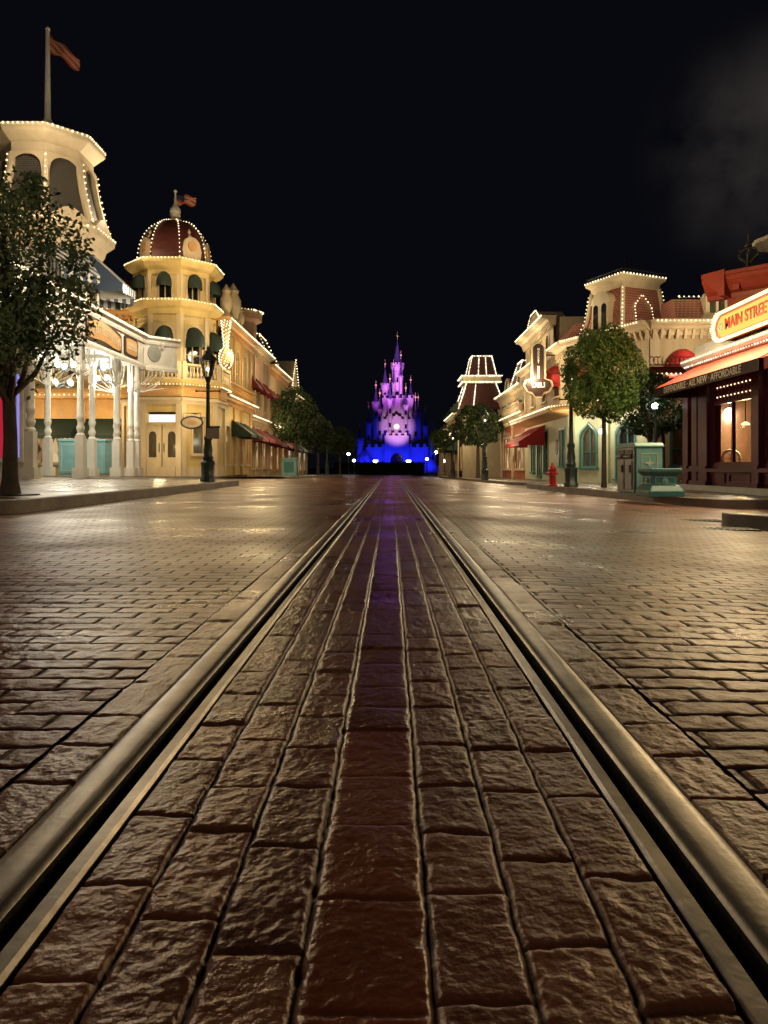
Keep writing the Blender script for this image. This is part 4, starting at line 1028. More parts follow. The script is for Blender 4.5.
m = MB(); m.box(Fs, 7.8, 19.05, .002, .22, zg - .1, .1); m.box(Fend, -.2, 5, .002, .15, zg - .1, .1); m.build('plinth', M['white'], SB)
for u, w in wins:
    f = MB(); a, b = u - w / 2, u + w / 2
    for q in ((a, a + .06, .58, 2.53), (b - .06, b, .58, 2.53), (u - .03, u + .03, .64, 1.98), (a + .06, b - .06, .58, .64), (a + .06, b - .06, 1.98, 2.05), (a + .06, b - .06, 2.47, 2.53)): f.box(Fs, q[0], q[1], -.1, -.03, q[2], q[3])
    n = int((w - .2) / .17)
    for i in range(n + 1):                      # latticed transom
        uu = a + .1 + (w - .2) * i / n; f.box(Fs, uu - .012, uu + .012, -.085, -.055, 2.05, 2.47)
    f.box(Fs, a + .06, b - .06, -.084, -.056, 2.25, 2.275)
    o = f.build('window', M['maroon'], SB)
    MB().quad(Fs(a, -.07, .6), Fs(b, -.07, .6), Fs(b, -.07, 2.0), Fs(a, -.07, 2.0)).build('pane', M['shopglass'], o)
    MB().quad(Fs(a, -.09, 2.0), Fs(b, -.09, 2.0), Fs(b, -.09, 2.5), Fs(a, -.09, 2.5)).build('transom_pane', M['redwall'], o)
    k = MB()
    for i in range(n):
        for j in (0, 1): k.bulb(Fs(a + .1 + (w - .2) * (i + .5) / n, -.05, 2.15 + .22 * j), .02)
    k.build('transom_bulb', M['bulb'], o)
m = MB()                                        # room behind the glass
m.quad((XS + 3, 8, zg), (XS + 3, 18.7, zg), (XS + 3, 18.7, zt), (XS + 3, 8, zt)); m.quad((XS + .23, 18.7, zg), (XS + 3, 18.7, zg), (XS + 3, 18.7, zt), (XS + .23, 18.7, zt))
m.quad((XS + .23, 8, .5), (XS + 3, 8, .5), (XS + 3, 18.7, .5), (XS + .23, 18.7, .5)); m.quad((XS + .23, 8, zt), (XS + 3, 8, zt), (XS + 3, 18.7, zt), (XS + .23, 18.7, zt))
for y in (9.5, 11.4, 13.3, 15.2, 17.1): m.box(WF, XS + 2.7, XS + 2.99, y - .12, y + .12, .5, zt)
m.box(WF, XS + 2.2, XS + 2.98, 8.3, 18.4, .5, 1.25)
m.build('display_room', M['interior'], SB)
# awning with lettering on its valance
aw = MB(); XA_ = 1.02
u0, u1, za, zv = 13.15, 18.35, 2.99, 2.47
aw.add([Fs(u0, .05, za), Fs(u1, .05, za), Fs(u1, XA_, zv), Fs(u0, XA_, zv)], [(0, 1, 2, 3)])
aw.add([Fs(u1, .05, za), Fs(u1, XA_, zv), Fs(u1, .05, zv)], [(0, 1, 2)]); aw.add([Fs(u0, .05, za), Fs(u0, XA_, zv), Fs(u0, .05, zv)], [(0, 1, 2)])
ao = aw.build('awning', M['orange'], SB)
va = MB(); va.box(Fs, u0, u1, XA_ - .004, XA_ + .004, zv - .22, zv - .001); va.quad(Fs(u1 + .002, .05, zv), Fs(u1 + .002, XA_, zv), Fs(u1 + .002, XA_, zv - .22), Fs(u1 + .002, .05, zv - .22))
va.build('valance', mat('black_red_cloth', (.045, .012, .015), .7), ao)
text('lettering', 'DEPENDABLE · ALL NEW · AFFORDABLE', .2, Fs, (u0 + u1) / 2, XA_ + .006, zv - .115, M['letter'], ao, .01, .002, -1, xs=1.09)
m = MB(); m.add([Fs(10.2, .05, za), Fs(13.0, .05, za), Fs(13.0, 1.0, zv), Fs(10.2, 1.0, zv), Fs(13.0, 1.0, zv - .22), Fs(10.2, 1.0, zv - .22), Fs(13.0, .05, zv - .22)], [(0, 1, 2, 3), (3, 2, 4, 5), (1, 2, 4, 6)])
a2 = m.build('awning', pattern('red_striped_cloth', (.5, .03, .05), (.42, .02, .03), 'stripe', 1.5), SB); a2['label'] = 'plain red awning'
m = MB()                                        # ledge, parapet and sign rail
m.sweep(Fs, [(-.2, 3.0), (.08, 3.0), (.12, 3.04), (.18, 3.06), (.22, 3.12), (.22, 3.2), (.05, 3.26), (-.2, 3.26)], 8, 18.75)
m.box(Fs, 8, 18.4, -.3, 0, 3.27, 3.5); m.build('ledge', M['stone'], SB)
MB().bulbs([Fs(8, .24, 3.15), Fs(18.7, .24, 3.15)], .12, .02).bulbs([Fs(8, .16, 3.03), Fs(18.7, .16, 3.03)], .12, .02).build('bulb_string', M['bulbw'], SB)
m = MB(); Fsg = FR(7.25)
ys0, ys1 = 10.3, 16.45
m = MB(); pts = [(ys0, 3.3), (ys1 - .2, 3.3), (ys1, 3.4), (ys1 + .1, 3.6), (ys1, 3.8), (ys1 - .2, 3.9), (ys0, 3.9)]
m.prism(Fsg, pts, -.16, 0); SG = thing('neon_sign', 'long yellow lit shop sign edged with bright tubes above the shop awning', 'sign', (7.25, 13.4, 3.3))
m.build('sign_box', M['redwall'], SG)
m = MB(); m.prism(Fsg, [(ys0 + .03, 3.38), (ys1 - .25, 3.38), (ys1 - .12, 3.46), (ys1 - .04, 3.6), (ys1 - .12, 3.74), (ys1 - .25, 3.82), (ys0 + .03, 3.82)], .002, .02); m.build('sign_face', M['signface'], SG)
m = MB(); m.tube([Fsg(u, .05, z) for u, z in pts], .035, 7); m.build('neon_tube', M['neon'], SG, smooth=50)
k = MB(); k.bulbs([Fsg(u, .1, z) for u, z in [(ys1 - .2, 3.28), (ys1, 3.38), (ys1 + .12, 3.6), (ys1, 3.82), (ys1 - .2, 3.92)]], .07, .022); k.build('bulb', M['bulb'], SG)
m = MB()
for uu in (11, 13, 15, 16.2): m.box(Fsg, uu - .04, uu + .04, -.4, -.17, 3.3, 3.8)
m.build('sign_bracket', M['black'], SG)
text('lettering', 'MAIN STREET', .33, Fsg, 15.02, .03, 3.605, M['signred'], SG, .02, .008, -1, xs=1.0)
m = MB(); m.tube([Fsg(16.12, .03, 3.6), Fsg(16.16, .03, 3.68), Fsg(16.24, .03, 3.66), Fsg(16.3, .03, 3.6), Fsg(16.24, .03, 3.54), Fsg(16.16, .03, 3.52), Fsg(16.12, .03, 3.6)], .012, 5); m.build('scroll_ornament', M['teal'], SG)
strip('sign_light', (6.9, 13.4, 3.6), (4.0, 13.4, 1.0), 6, .5, 130, (1, .76, .42))
strip('ledge_light', (6.6, 14.5, 3.5), (7.1, 14.5, 2.6), 8, .1, 70, (1, .8, .5))
# diagonal red upper storey with a heavy cornice
Fd = Frame(7.93, 17.45, u=(1, -1), n=(-1, -1)); 
m = MB(); m.box(Fd, 0, 6, -4.5, 0, 3.4, 4.72); m.build('upper_wall', M['redwall'], SB)
m = MB(); prof = [(-.1, 4.5), (.04, 4.5), (.06, 4.6), (.16, 4.66), (.30, 4.82), (.36, 4.88), (.36, 4.96), (.4, 4.98), (.4, 5.06), (-.1, 5.1)]
m.sweep(Fd, prof, -.45, 6.4)
Fd2 = Frame(7.93, 17.45, u=(1, 1), n=(-1, 1)); m.sweep(Fd2, prof, -.45, 4.8); m.box(Fd, -.02, 6, -4.5, -.1, 4.72, 5.08); m.build('cornice', M['redwall'], SB)
m = MB()
for u in (.42, 3.2):
    m.box(Fd, u - .2, u + .2, .002, .07, 3.5, 4.5); m.box(Fd, u - .14, u + .14, .071, .11, 3.7, 4.15)
    m.lathe((*Fd(u, .06, 0)[:2], 4.32), [(.02, -.1), (.11, -.06), (.11, .06), (.02, .1)], 10)
m.build('pilaster', M['rust'], SB)
m = MB()
for u in (.3, 1.2, 2.1): m.box(Fd, u - .07, u + .07, .002, .3, 4.62, 4.75)
m.build('bracket', M['redwall'], SB)
lamp('sign_glow', (6.0, 15.4, 4.2), 70, (1, .68, .28), .2)
# weather-vane finial and pale roof canopy above the shop
th = thing('roof_finial', 'dark iron basket finial on top of the red shop roof', 'finial', (8.55, 17.7, 5.1))
x, y = 8.55, 17.7
m = MB(); m.lathe((x, y, 5.18), [(.2, 0), (.2, .1), (.06, .16), (.05, .34), (.02, .5)], 8)
for k in range(6):
    a = R(60 * k); m.tube([(x + .05 * math.cos(a), y + .05 * math.sin(a), 5.42), (x + .26 * math.cos(a), y + .26 * math.sin(a), 5.6), (x + .2 * math.cos(a), y + .2 * math.sin(a), 5.72), (x + .02 * math.cos(a), y + .02 * math.sin(a), 5.8)], .02, 5)
m.ball((x, y, 5.84), .08, 8); m.tube([(x, y, 5.8), (x, y, 6.1)], .02, 5); m.build('ironwork', mat('dark_bronze', (.08, .07, .06), .5), th)
m = MB(); m.lathe((9.6, 17.7, 0), [(.08, 4.9), (.08, 5.85), (.1, 5.9), (.85, 5.9), (.9, 5.96), (.2, 6.2), (.05, 6.3)], 12)
tag(m.build('roof_lamp', M['white'], None, smooth=40), 'pale round roof ventilator cap above the red cornice', 'roof cap')
# things in the shop window
def pendant(label, px, py, r, m_, Yd, e, col):
    x = XS + 1.0; Y = x * F_PX / (px - VX); z = PZ(py, Y)
    th = thing('pendant_lamp', label, 'lamp', (x, Y, z), None)
    m = MB(); m.lathe((x, Y, z), [(r, 0), (r * .95, r * .35), (r * .5, r * .7), (.03, r * .8)], 12); m.build('lamp_shade', m_, th, smooth=40)
    m = MB(); m.tube([(x, Y, z + r * .7), (x, Y, zt)], .012, 5); m.build('cord', M['black'], th)
    lamp('shop_lamp_light', (x, Y, z - .12), e, col, .08)
pendant('white dome pendant lamp behind the shop window glass', 729.5, 412, .14, M['globe'], 0, 40, (1, .88, .68))
pendant('warm amber lamp at the back of the shop window display', 745.5, 425, .10, M['neon'], 0, 45, (1, .66, .3))
x = XS + .7; Y = x * F_PX / (731 - VX)
wz = .5 + .24
th = thing('display_wheel', 'white spoked wheel standing in the shop window display', 'wheel', (x, Y, .5))
Fw = Frame(x, Y, u=(.8, -.6), n=(-.6, -.8))
m = MB(); m.tube([Fw(.2 * math.cos(R(t)), 0, wz + .2 * math.sin(R(t))) for t in range(0, 361, 15)], .035, 8); m.build('tyre', M['white'], th, smooth=50)
m = MB()
for t in range(0, 360, 30): m.tube([Fw(0, 0, wz), Fw(.18 * math.cos(R(t)), 0, wz + .18 * math.sin(R(t)))], .008, 4)
m.ball((*Fw(0, 0, 0)[:2], wz), .04, 8); m.build('spokes', M['gold'], th)

# ================================================================== RIGHT: cream corner building with square tower
MBd = thing('corner_building', 'cream corner building with a square brick tower outlined in bulbs and red awnings', 'building', (10, 30, -.1))
pA, pB_ = (9.45, 27.0), (7.55, 31.2)
Fc, Lc = FD(pB_, pA)                            # chamfer: runs from the street corner to the cross-street corner
Fr = FC(0, 27.0); Ft = FR(7.55)
zq = -.1; zk = 5.35
w = MB(); t = MB()
up = [W_(u, 3.75, .8, 1.25, 1, pane=M['dark']) for u in (1.2, 3.4)]
lo = [W_(1.2, .55, .95, 1.75, 'ogee', pane=M['curtain'], casing=M['tealdark']), W_(3.35, .1, .95, 2.2, 'ogee', pane=M['dark'], casing=M['tealdark'])]
facade(MBd, w, Fc, 0, Lc, 2.95, zk, up, M['cream'], M['dark'])
facade(MBd, w, Fr, 9.45, 15, 2.95, zk, [W_(10.6, 3.45, .9, 1.2, 1, pane=M['dark']), W_(12.9, 3.45, .9, 1.2, 1, pane=M['dark'])], M['cream'], M['dark'])
facade(MBd, w, Ft, 31.2, 41.5, 2.95, zk, [W_(u, 3.75, .9, 1.25, 1, pane=M['dark']) for u in (33.6, 36.4, 39.2)], M['cream'], M['dark'])
w.build('wall', M['tan'], MBd)
w = MB()
facade(MBd, w, Fc, 0, Lc, zq, 2.95, lo, M['tealdark'], M['curtain'])
facade(MBd, w, Fr, 9.45, 15, zq, 2.95, [W_(10.7, .6, .9, 1.7, 'ogee', pane=M['curtain']), W_(12.8, .6, .9, 1.7, 'ogee', pane=M['curtain'])], M['tealdark'], M['curtain'])
facade(MBd, w, Ft, 31.2, 41.5, zq, 2.95, [W_(32.6, .6, .9, 1.6, 0, pane=M['curtain']), W_(36.0, .3, .9, 2.0, 0, pane=M['curtain']), W_(37.6, .1, .9, 2.2, 0, pane=M['warmwin']), W_(39.2, .3, .9, 2.0, 0, pane=M['curtain'])], M['tealdark'], M['curtain'])
for F, a, b in ((Fc, 0, Lc),):
    for u in (.15, 2.3, Lc - .15): w.box(F, u - .17, u + .17, .002, .1, zq, 2.9); w.box(F, u - .22, u + .22, .002, .15, zq, .45)
w.build('arcade_wall', M['greenwall'], MBd)
m = MB(); m.slab([(8, 31.5), (9.9, 27.4), (15, 27.4), (15, 41.4), (8, 41.4)], zq, 5.3); m.build('core', M['tan'], MBd)
for F, a, b in ((Fc, 0, Lc), (Fr, 9.45, 15), (Ft, 31.2, 41.5)): cornice(t, F, a - .05, b + .15, zk, .55, .5, .28)
for F, a, b in ((Fc, 0, Lc), (Fr, 9.45, 15), (Ft, 31.2, 41.5)):
    for u in (a + .15, b - .15): t.box(F, u - .17, u + .17, .002, .09, 3.0, zk)
t.build('cornice', M['cream'], MBd)
m = MB()                                         # canopy with frieze
for F, a, b in ((Fc, -.3, Lc + .1), (Ft, 30.9, 41.4)): m.sweep(F, [(.0, 2.72), (.5, 2.85), (.85, 2.9), (.9, 2.98), (.9, 3.12), (.0, 3.2)], a, b)
m.build('canopy', M['ochre'], MBd)
bl = MB()
for F, a, b in ((Fc, 0, Lc), (Fr, 9.45, 15), (Ft, 31.2, 41.5)): bl.bulbs([F(a, .58, zk + .44), F(b, .58, zk + .44)], .15, .035)
for F, a, b in ((Fc, -.3, Lc), (Ft, 30.9, 41.4)): bl.bulbs([F(a, .93, 3.08), F(b, .93, 3.08)], .18, .035)
# square tower
fr = Vector((Fc.n.x, Fc.n.y)); fu = Vector((Fc.u.x, Fc.u.y)); TC = Vector((9.35, 29.6))
def sq(h, z): return [(*(TC + fu * a * h + fr * b * h), z) for a, b in ((-1, 1), (1, 1), (1, -1), (-1, -1))]
m = MB(); lv = [sq(1.2, 5.7), sq(1.0, 6.4), sq(.88, 7.55)]
for A, B in zip(lv, lv[1:]): m.add(A + B, [(i, (i + 1) % 4, 4 + (i + 1) % 4, 4 + i) for i in range(4)])
m.build('tower_roof', M['brick'], MBd)
m = MB(); lv = [sq(.86, 7.45), sq(.92, 7.55), sq(.94, 7.72), sq(1.08, 7.82), sq(1.1, 7.95), sq(.8, 8.0)]
for A, B in zip(lv, lv[1:]): m.add(A + B, [(i, (i + 1) % 4, 4 + (i + 1) % 4, 4 + i) for i in range(4)])
m.quad(*lv[-1])
for i in range(4):
    a = [Vector(sq(h, z)[i]) for h, z in ((1.21, 5.7), (1.02, 6.4), (.9, 7.55))]; m.tube(a, .09, 6)
m.build('tower_trim', M['cream'], MBd)
m = MB()
for i in range(4):
    A, B = Vector(sq(1.06, 7.97)[i]), Vector(sq(1.06, 7.97)[(i + 1) % 4])
    m.tube([A + Vector((0, 0, .15)), B + Vector((0, 0, .15))], .012, 4)
    for k in range(14): p = A.lerp(B, k / 14); m.tube([p, p + Vector((0, 0, .22))], .014, 4)
m.tube([(TC.x, TC.y, 8.0), (TC.x, TC.y, 8.85)], .03, 6); m.tube([(TC.x - .3, TC.y, 8.3), (TC.x + .35, TC.y, 8.4)], .02, 5); m.build('roof_cresting', M['black'], MBd)
q = sq(1.13, 7.96); bl.bulbs([q[0], q[1], q[2], q[3], q[0]], .16, .035)
for i in range(4): bl.bulbs([sq(h, z)[i] for h, z in ((1.33, 5.75), (1.12, 6.4), (.99, 7.5))], .17, .03)
bl.build('bulb_string', M['bulb'], MBd)
for (uu, nn, name) in ((fu, fr, 0), (-fr, fu, 1)):
    o = TC + nn * .98; F = Frame(o.x, o.y, u=(uu.x, uu.y), n=(nn.x, nn.y))
    if name == 0:
        m = MB(); pts = [(-.58, 5.75), (.58, 5.75), (.52, 6.1), (.45, 6.4), (.45, 6.95), (.54, 7.0)] + [(.52 * math.cos(R(a)), 7.02 + .42 * math.sin(R(a))) for a in range(0, 181, 18)] + [(-.54, 7.0), (-.45, 6.95), (-.45, 6.4), (-.52, 6.1)]
        m.prism(F, pts, -.5, .28); d = m.build('dormer', M['cream'], MBd)
        for u in (-.24, .24):
            m = MB(); m.prism(F, [(u - .14, 5.95), (u + .14, 5.95), (u + .14, 6.8)] + [(u + .14 * math.cos(R(a)), 6.8 + .14 * math.sin(R(a))) for a in range(0, 181, 30)], .281, .29); m.build('pane', M['dark'], d)
    else: MB().bulbs([F(-.46, .2, 5.9), F(-.42, .04, 6.8), F(0, .0, 7.25), F(.42, .04, 6.8), F(.46, .2, 5.9)], .14, .03).build('bulb_string', M['bulb'], MBd)
# mansard and dormer on the cross-street side
m = MB(); m.sweep(Fr, [(.1, 5.85), (-.35, 6.75), (-1.5, 6.8), (-1.5, 5.85)], 10.4, 15); m.build('mansard_roof', M['brick'], MBd)
bulbline(MBd, [Fr(10.5, -.2, 6.82), Fr(15, -.2, 6.82)], .18, .035)
for u in (11.85, 14.3):
    m = MB(); m.prism(Fr, [(u - .62, 5.86), (u + .62, 5.86), (u + .5, 6.05), (u + .42, 6.2), (u + .42, 6.75), (u + .3, 6.95), (u + .12, 7.02), (u + .12, 7.12), (u - .12, 7.12), (u - .12, 7.02), (u - .3, 6.95), (u - .42, 6.75), (u - .42, 6.2), (u - .5, 6.05)], -.4, .12); d = m.build('dormer', M['cream'], MBd)
    for s in (-.16, .16):
        m = MB(); m.prism(Fr, [(u + s - .11, 6.15), (u + s + .11, 6.15), (u + s + .11, 6.6), (u + s, 6.75), (u + s - .11, 6.6)], .121, .13); m.build('pane', M['curtain'], d)
awning_dome(MBd, Fr, 10.6, 1.3, 4.0, .85, .7, M['red']); awning_dome(MBd, Fr, 12.9, 1.3, 4.0, .85, .7, M['red'])
[awning_dome(MBd, Ft, u, 1.2, 4.3, .85, .7, M['red']) for u in (33.6, 36.4)]; awning_dome(MBd, Fc, 1.2, 1.1, 4.3, .8, .6, M['red'])
awning_shed(MBd, Ft, 36.2, 40.6, 2.62, 1.8, 1.3, M['red'], .22)
w = MB()
facade(MBd, w, Ft, 34.4, 41.5, 5.86, 7.2, [W_(u, 6.05, .7, .85, 1, pane=M['dark']) for u in (35.6, 37.3, 39.0, 40.6)], M['cream'], M['dark'])
w.box(WF, 7.85, 14, 34.4, 41.5, 5.86, 7.55); w.build('upper_wall', M['tan'], MBd)
m = MB(); cornice(m, Ft, 34.3, 41.6, 7.15, .55, .45, .3); m.prism(Ft, [(36.2, 7.61), (40.8, 7.61), (40.2, 7.9), (39.2, 8.5), (37.8, 8.5), (36.8, 7.9)], -1.2, .1); m.build('upper_cornice', M['cream'], MBd)
bulbline(MBd, [Ft(34.3, .58, 7.6), Ft(41.6, .58, 7.6)], .17, .04); bulbline(MBd, [Ft(36.1, .16, 7.7), Ft(36.8, .16, 7.98), Ft(37.8, .16, 8.57), Ft(39.2, .16, 8.57), Ft(40.2, .16, 7.98), Ft(40.9, .16, 7.7)], .17, .04)
m = MB(); m.sweep(Ft, [(.1, 5.86), (-.4, 6.75), (-1.6, 6.8), (-1.6, 5.86)], 31.9, 34.35); m.build('mansard_roof', M['brick'], MBd)
awning_shed(MBd, Fr, 11.2, 13.4, 2.3, 1.75, 1.0, M['red'], .2)
m = MB(); m.prism(Ft, [(33.6 + .22 * math.cos(R(a)), 1.45 + .36 * math.sin(R(a))) for a in range(0, 360, 20)], .003, .05); m.build('wall_plaque', M['wood'], MBd)
for p, e in (((7.0, 28.0, 4.1), 60), ((10.8, 25.2, 4.9), 70), ((6.3, 32.6, 4.5), 75), ((6.2, 39, 4.6), 55), ((6.3, 36.5, 6.9), 45), ((6.3, 40, 6.9), 40), ((8.9, 26.8, 7.0), 30), ((7.1, 30.2, 7.2), 26), ((11.9, 25.9, 7.2), 20)): lamp('facade_light', p, e, (1, .80, .48), .2)
for u in (.6, 2.3, 3.9): p = Fc(u, .75, 2.3); lamp('arcade_light', p, 22, (1, .93, .66), .1)
lamp('awning_light', (5.7, 38.4, 1.5), 30, (1, .8, .5), .1)
# wall lanterns on the arcade
for i, u in enumerate((2.3, 4.35)):
    x, y, _ = Fc(u, .3, 0); z = 1.95
    th = thing('wall_lantern', ('white lit wall lantern between the two pointed teal windows', 'white lit wall lantern right beside the waste cabinet top')[i], 'lantern', (x, y, z), 'arcade wall lanterns')
    MB().ball((x, y, z), .11, 10).build('globe', M['globe'], th, smooth=60)
    m = MB(); m.tube([(x, y, z + .1), (x, y, z + .22), Fc(u, .1, z + .22)], .02, 5); m.build('bracket', M['iron'], th)
# red lettering band and menu board
th = thing('red_marquee', 'dark red iron marquee edged with bulbs over the side street entrance', 'marquee', (10.6, 24.5, 3.6))
Fm = FC(0, 24.4); m = MB(); m.box(Fm, 8.55, 12.2, -1.8, 0, 3.62, 3.86); m.build('canopy', M['darkred'], th)
MB().bulbs([Fm(8.55, .03, 3.62), Fm(12.2, .03, 3.62)], .15, .035).bulbs([(8.52, 24.4, 3.62), (8.52, 26.2, 3.62)], .15, .035).build('bulb', M['bulb'], th)
m = MB()
for i in range(15):
    u = 8.6 + i * .14
    m.tube([Fm(u + .09 * math.cos(R(a + i * 40)), 0, 4.05 + .14 * math.sin(R(a + i * 40))) for a in range(0, 300, 45)], .018, 5)
m.tube([Fm(8.5, 0, 3.9), Fm(10.8, 0, 3.9)], .02, 5); m.build('iron_scrollwork', M['rust'], th)
m = MB()
for x in (8.7, 12.0): m.lathe((x, 24.5, 0), [(.12, sz(x, 24.5)), (.12, .4), (.07, .5), (.07, 3.62)], 10)
m.build('post', M['maroon'], th, smooth=40)
lamp('marquee_light', (9.6, 25.2, 3.4), 14, (1, .5, .3), .1)
# vertical hanging sign
th = thing('hanging_sign', 'tall narrow brown hanging sign with vertical white letters and a rounded foot', 'sign', (PX(538, 33), 33, PZ(397, 33)))
Fv = FC(0, 33.0); uc = PX(538, 33); zt_, zb_ = PZ(344, 33), PZ(398, 33)
def vsign(g):
    a = .24 + g
    pts = [(uc + a, zb_ + .85), (uc + a, zt_ - a)] + [(uc + a * math.cos(R(t)), zt_ - a - 0 + a * math.sin(R(t))) for t in range(0, 181, 20)] + [(uc - a, zb_ + .85)]
    pts += [(uc - .5 - g, zb_ + .75 + g * .3), (uc - .58 - g, zb_ + .55), (uc - .45 - g * .7, zb_ + .32 - g * .5), (uc - .25, zb_ + .26 - g), (uc - .14, zb_ + .08 - g), (uc + .14, zb_ + .08 - g), (uc + .25, zb_ + .26 - g), (uc + .45 + g * .7, zb_ + .32 - g * .5), (uc + .58 + g, zb_ + .55), (uc + .5 + g, zb_ + .75 + g * .3)]
    return pts
bo = MB().prism(Fv, vsign(.1), -.09, .09).build('border', M['cream'], th); MB().prism(Fv, vsign(0), .091, .11).build('board', M['signbrown'], th)
hgt = (zt_ - zb_ - 1.05) / 12
for i, ch in enumerate('MARKET HOUSE'):
    if ch != ' ': text('letter', ch, hgt * 1.3, Fv, uc, .115, zt_ - .2 - hgt * (i + .5), M['letter'], th, .02, .004)
text('letter', 'DELI', .3, Fv, uc, .115, zb_ + .56, M['letter'], th, .02, .004)
m = MB()
for z in (zt_ - .5, zb_ + 1.1): m.tube([(uc + .2, 33, z), (7.6, 33, z)], .03, 6)
m.build('bracket', M['black'], th)
lamp('hanging_sign_fill', (uc - .6, 30.6, zb_ + 1.6), 34, (1, .8, .5), .15)  # unseen fill lamp, added to bring out the border and letters

# ================================================================== RIGHT: farther street fronts
FRs = FR(7.7)
t = street_building('rust', 'rust red building with a green lit window and small poster beyond the tan corner building', FRs, 41.6, 51.5, -.15, 5.2, M['rust'], M['cream'], 2, None, gl='paleglow')
m = MB(); m.box(FRs, 45.6, 47.2, .003, .05, .9, 2.4); o = m.build('poster', M['wood'], t); m = MB(); m.prism(FRs, [(46.4 + .45 * math.cos(R(a)), 1.7 + .5 * math.sin(R(a))) for a in range(0, 360, 20)], .051, .06); m.build('poster_face', M['cream'], o)
b = MB(); balustrade(b, FRs, 43, 51.3, 3.75, .7, .1, .25); b.build('balcony', M['cream'], t)
mansard(t, FRs, 45.2, 47.8, .1, -2.6, 5.25, 7.1, .55, M['slate'], M['bulbw'], .05, .13)
FRn = FR(5.7)
t = street_building('mansard', 'cream building with two stacked bulb-outlined mansard roofs at the far end of the signs side', FRn, 62, 72, -.3, 5.0, M['cream'], M['cream'], 3, 'green', depth=4.2)
mansard(t, FRn, 62.1, 66.5, .0, -3.9, 5.45, 7.7, .75, M['slate'], M['bulbw'], .07, .14)
m = MB(); m.box(FRn, 62.5, 66.0, -3.6, -.4, 7.7, 8.3); m.build('cupola', M['cream'], t)
mansard(t, FRn, 62.8, 65.7, -.9, -3.2, 8.35, 10.0, .35, M['slate'], M['bulbw'], .06, .13)
P_ = lambda z, e: [FRn(62.5 - e, -3.6 - e, z), FRn(62.5 - e, -.4 + e, z), FRn(66 + e, -.4 + e, z)]
MB().bulbs(P_(7.78, .08), .13, .07).bulbs(P_(8.3, .12), .13, .07).bulbs([FRn(62.05, v, 7.7) for v in (-1.95, -1.94)], .1, .06).bulbs([FRn(62.02, -1.2, 5.5), FRn(62.75, -1.5, 7.7)], .14, .065).bulbs([FRn(62.72, -1.7, 8.35), FRn(63.1, -1.8, 9.95)], .13, .055).bulbs([FRn(62.72, -2.4, 8.35), FRn(63.1, -2.35, 9.95)], .13, .055).build('bulb_string', M['bulbw'], t)
t = street_building('far cream', 'low cream building last before the castle on the signs side', FR(6.2), 72.2, 84, -.35, 4.6, M['cream'], M['tan'], 4, None, lit='whitewin_far')
for y, z, e in ((45, 4.6, 50), (47, 2.2, 40), (60.6, 8.6, 40), (60.3, 6.2, 50), (60, 3, 50), (67, 3, 40), (76, 3, 50), (42.5, 2.6, 45), (46, 6.3, 25), (62, 10.3, 25)): lamp('street_front_light', (6.0 if y < 60 else 5.2, y, z), e * 1.4, (1, .78, .45), .25)
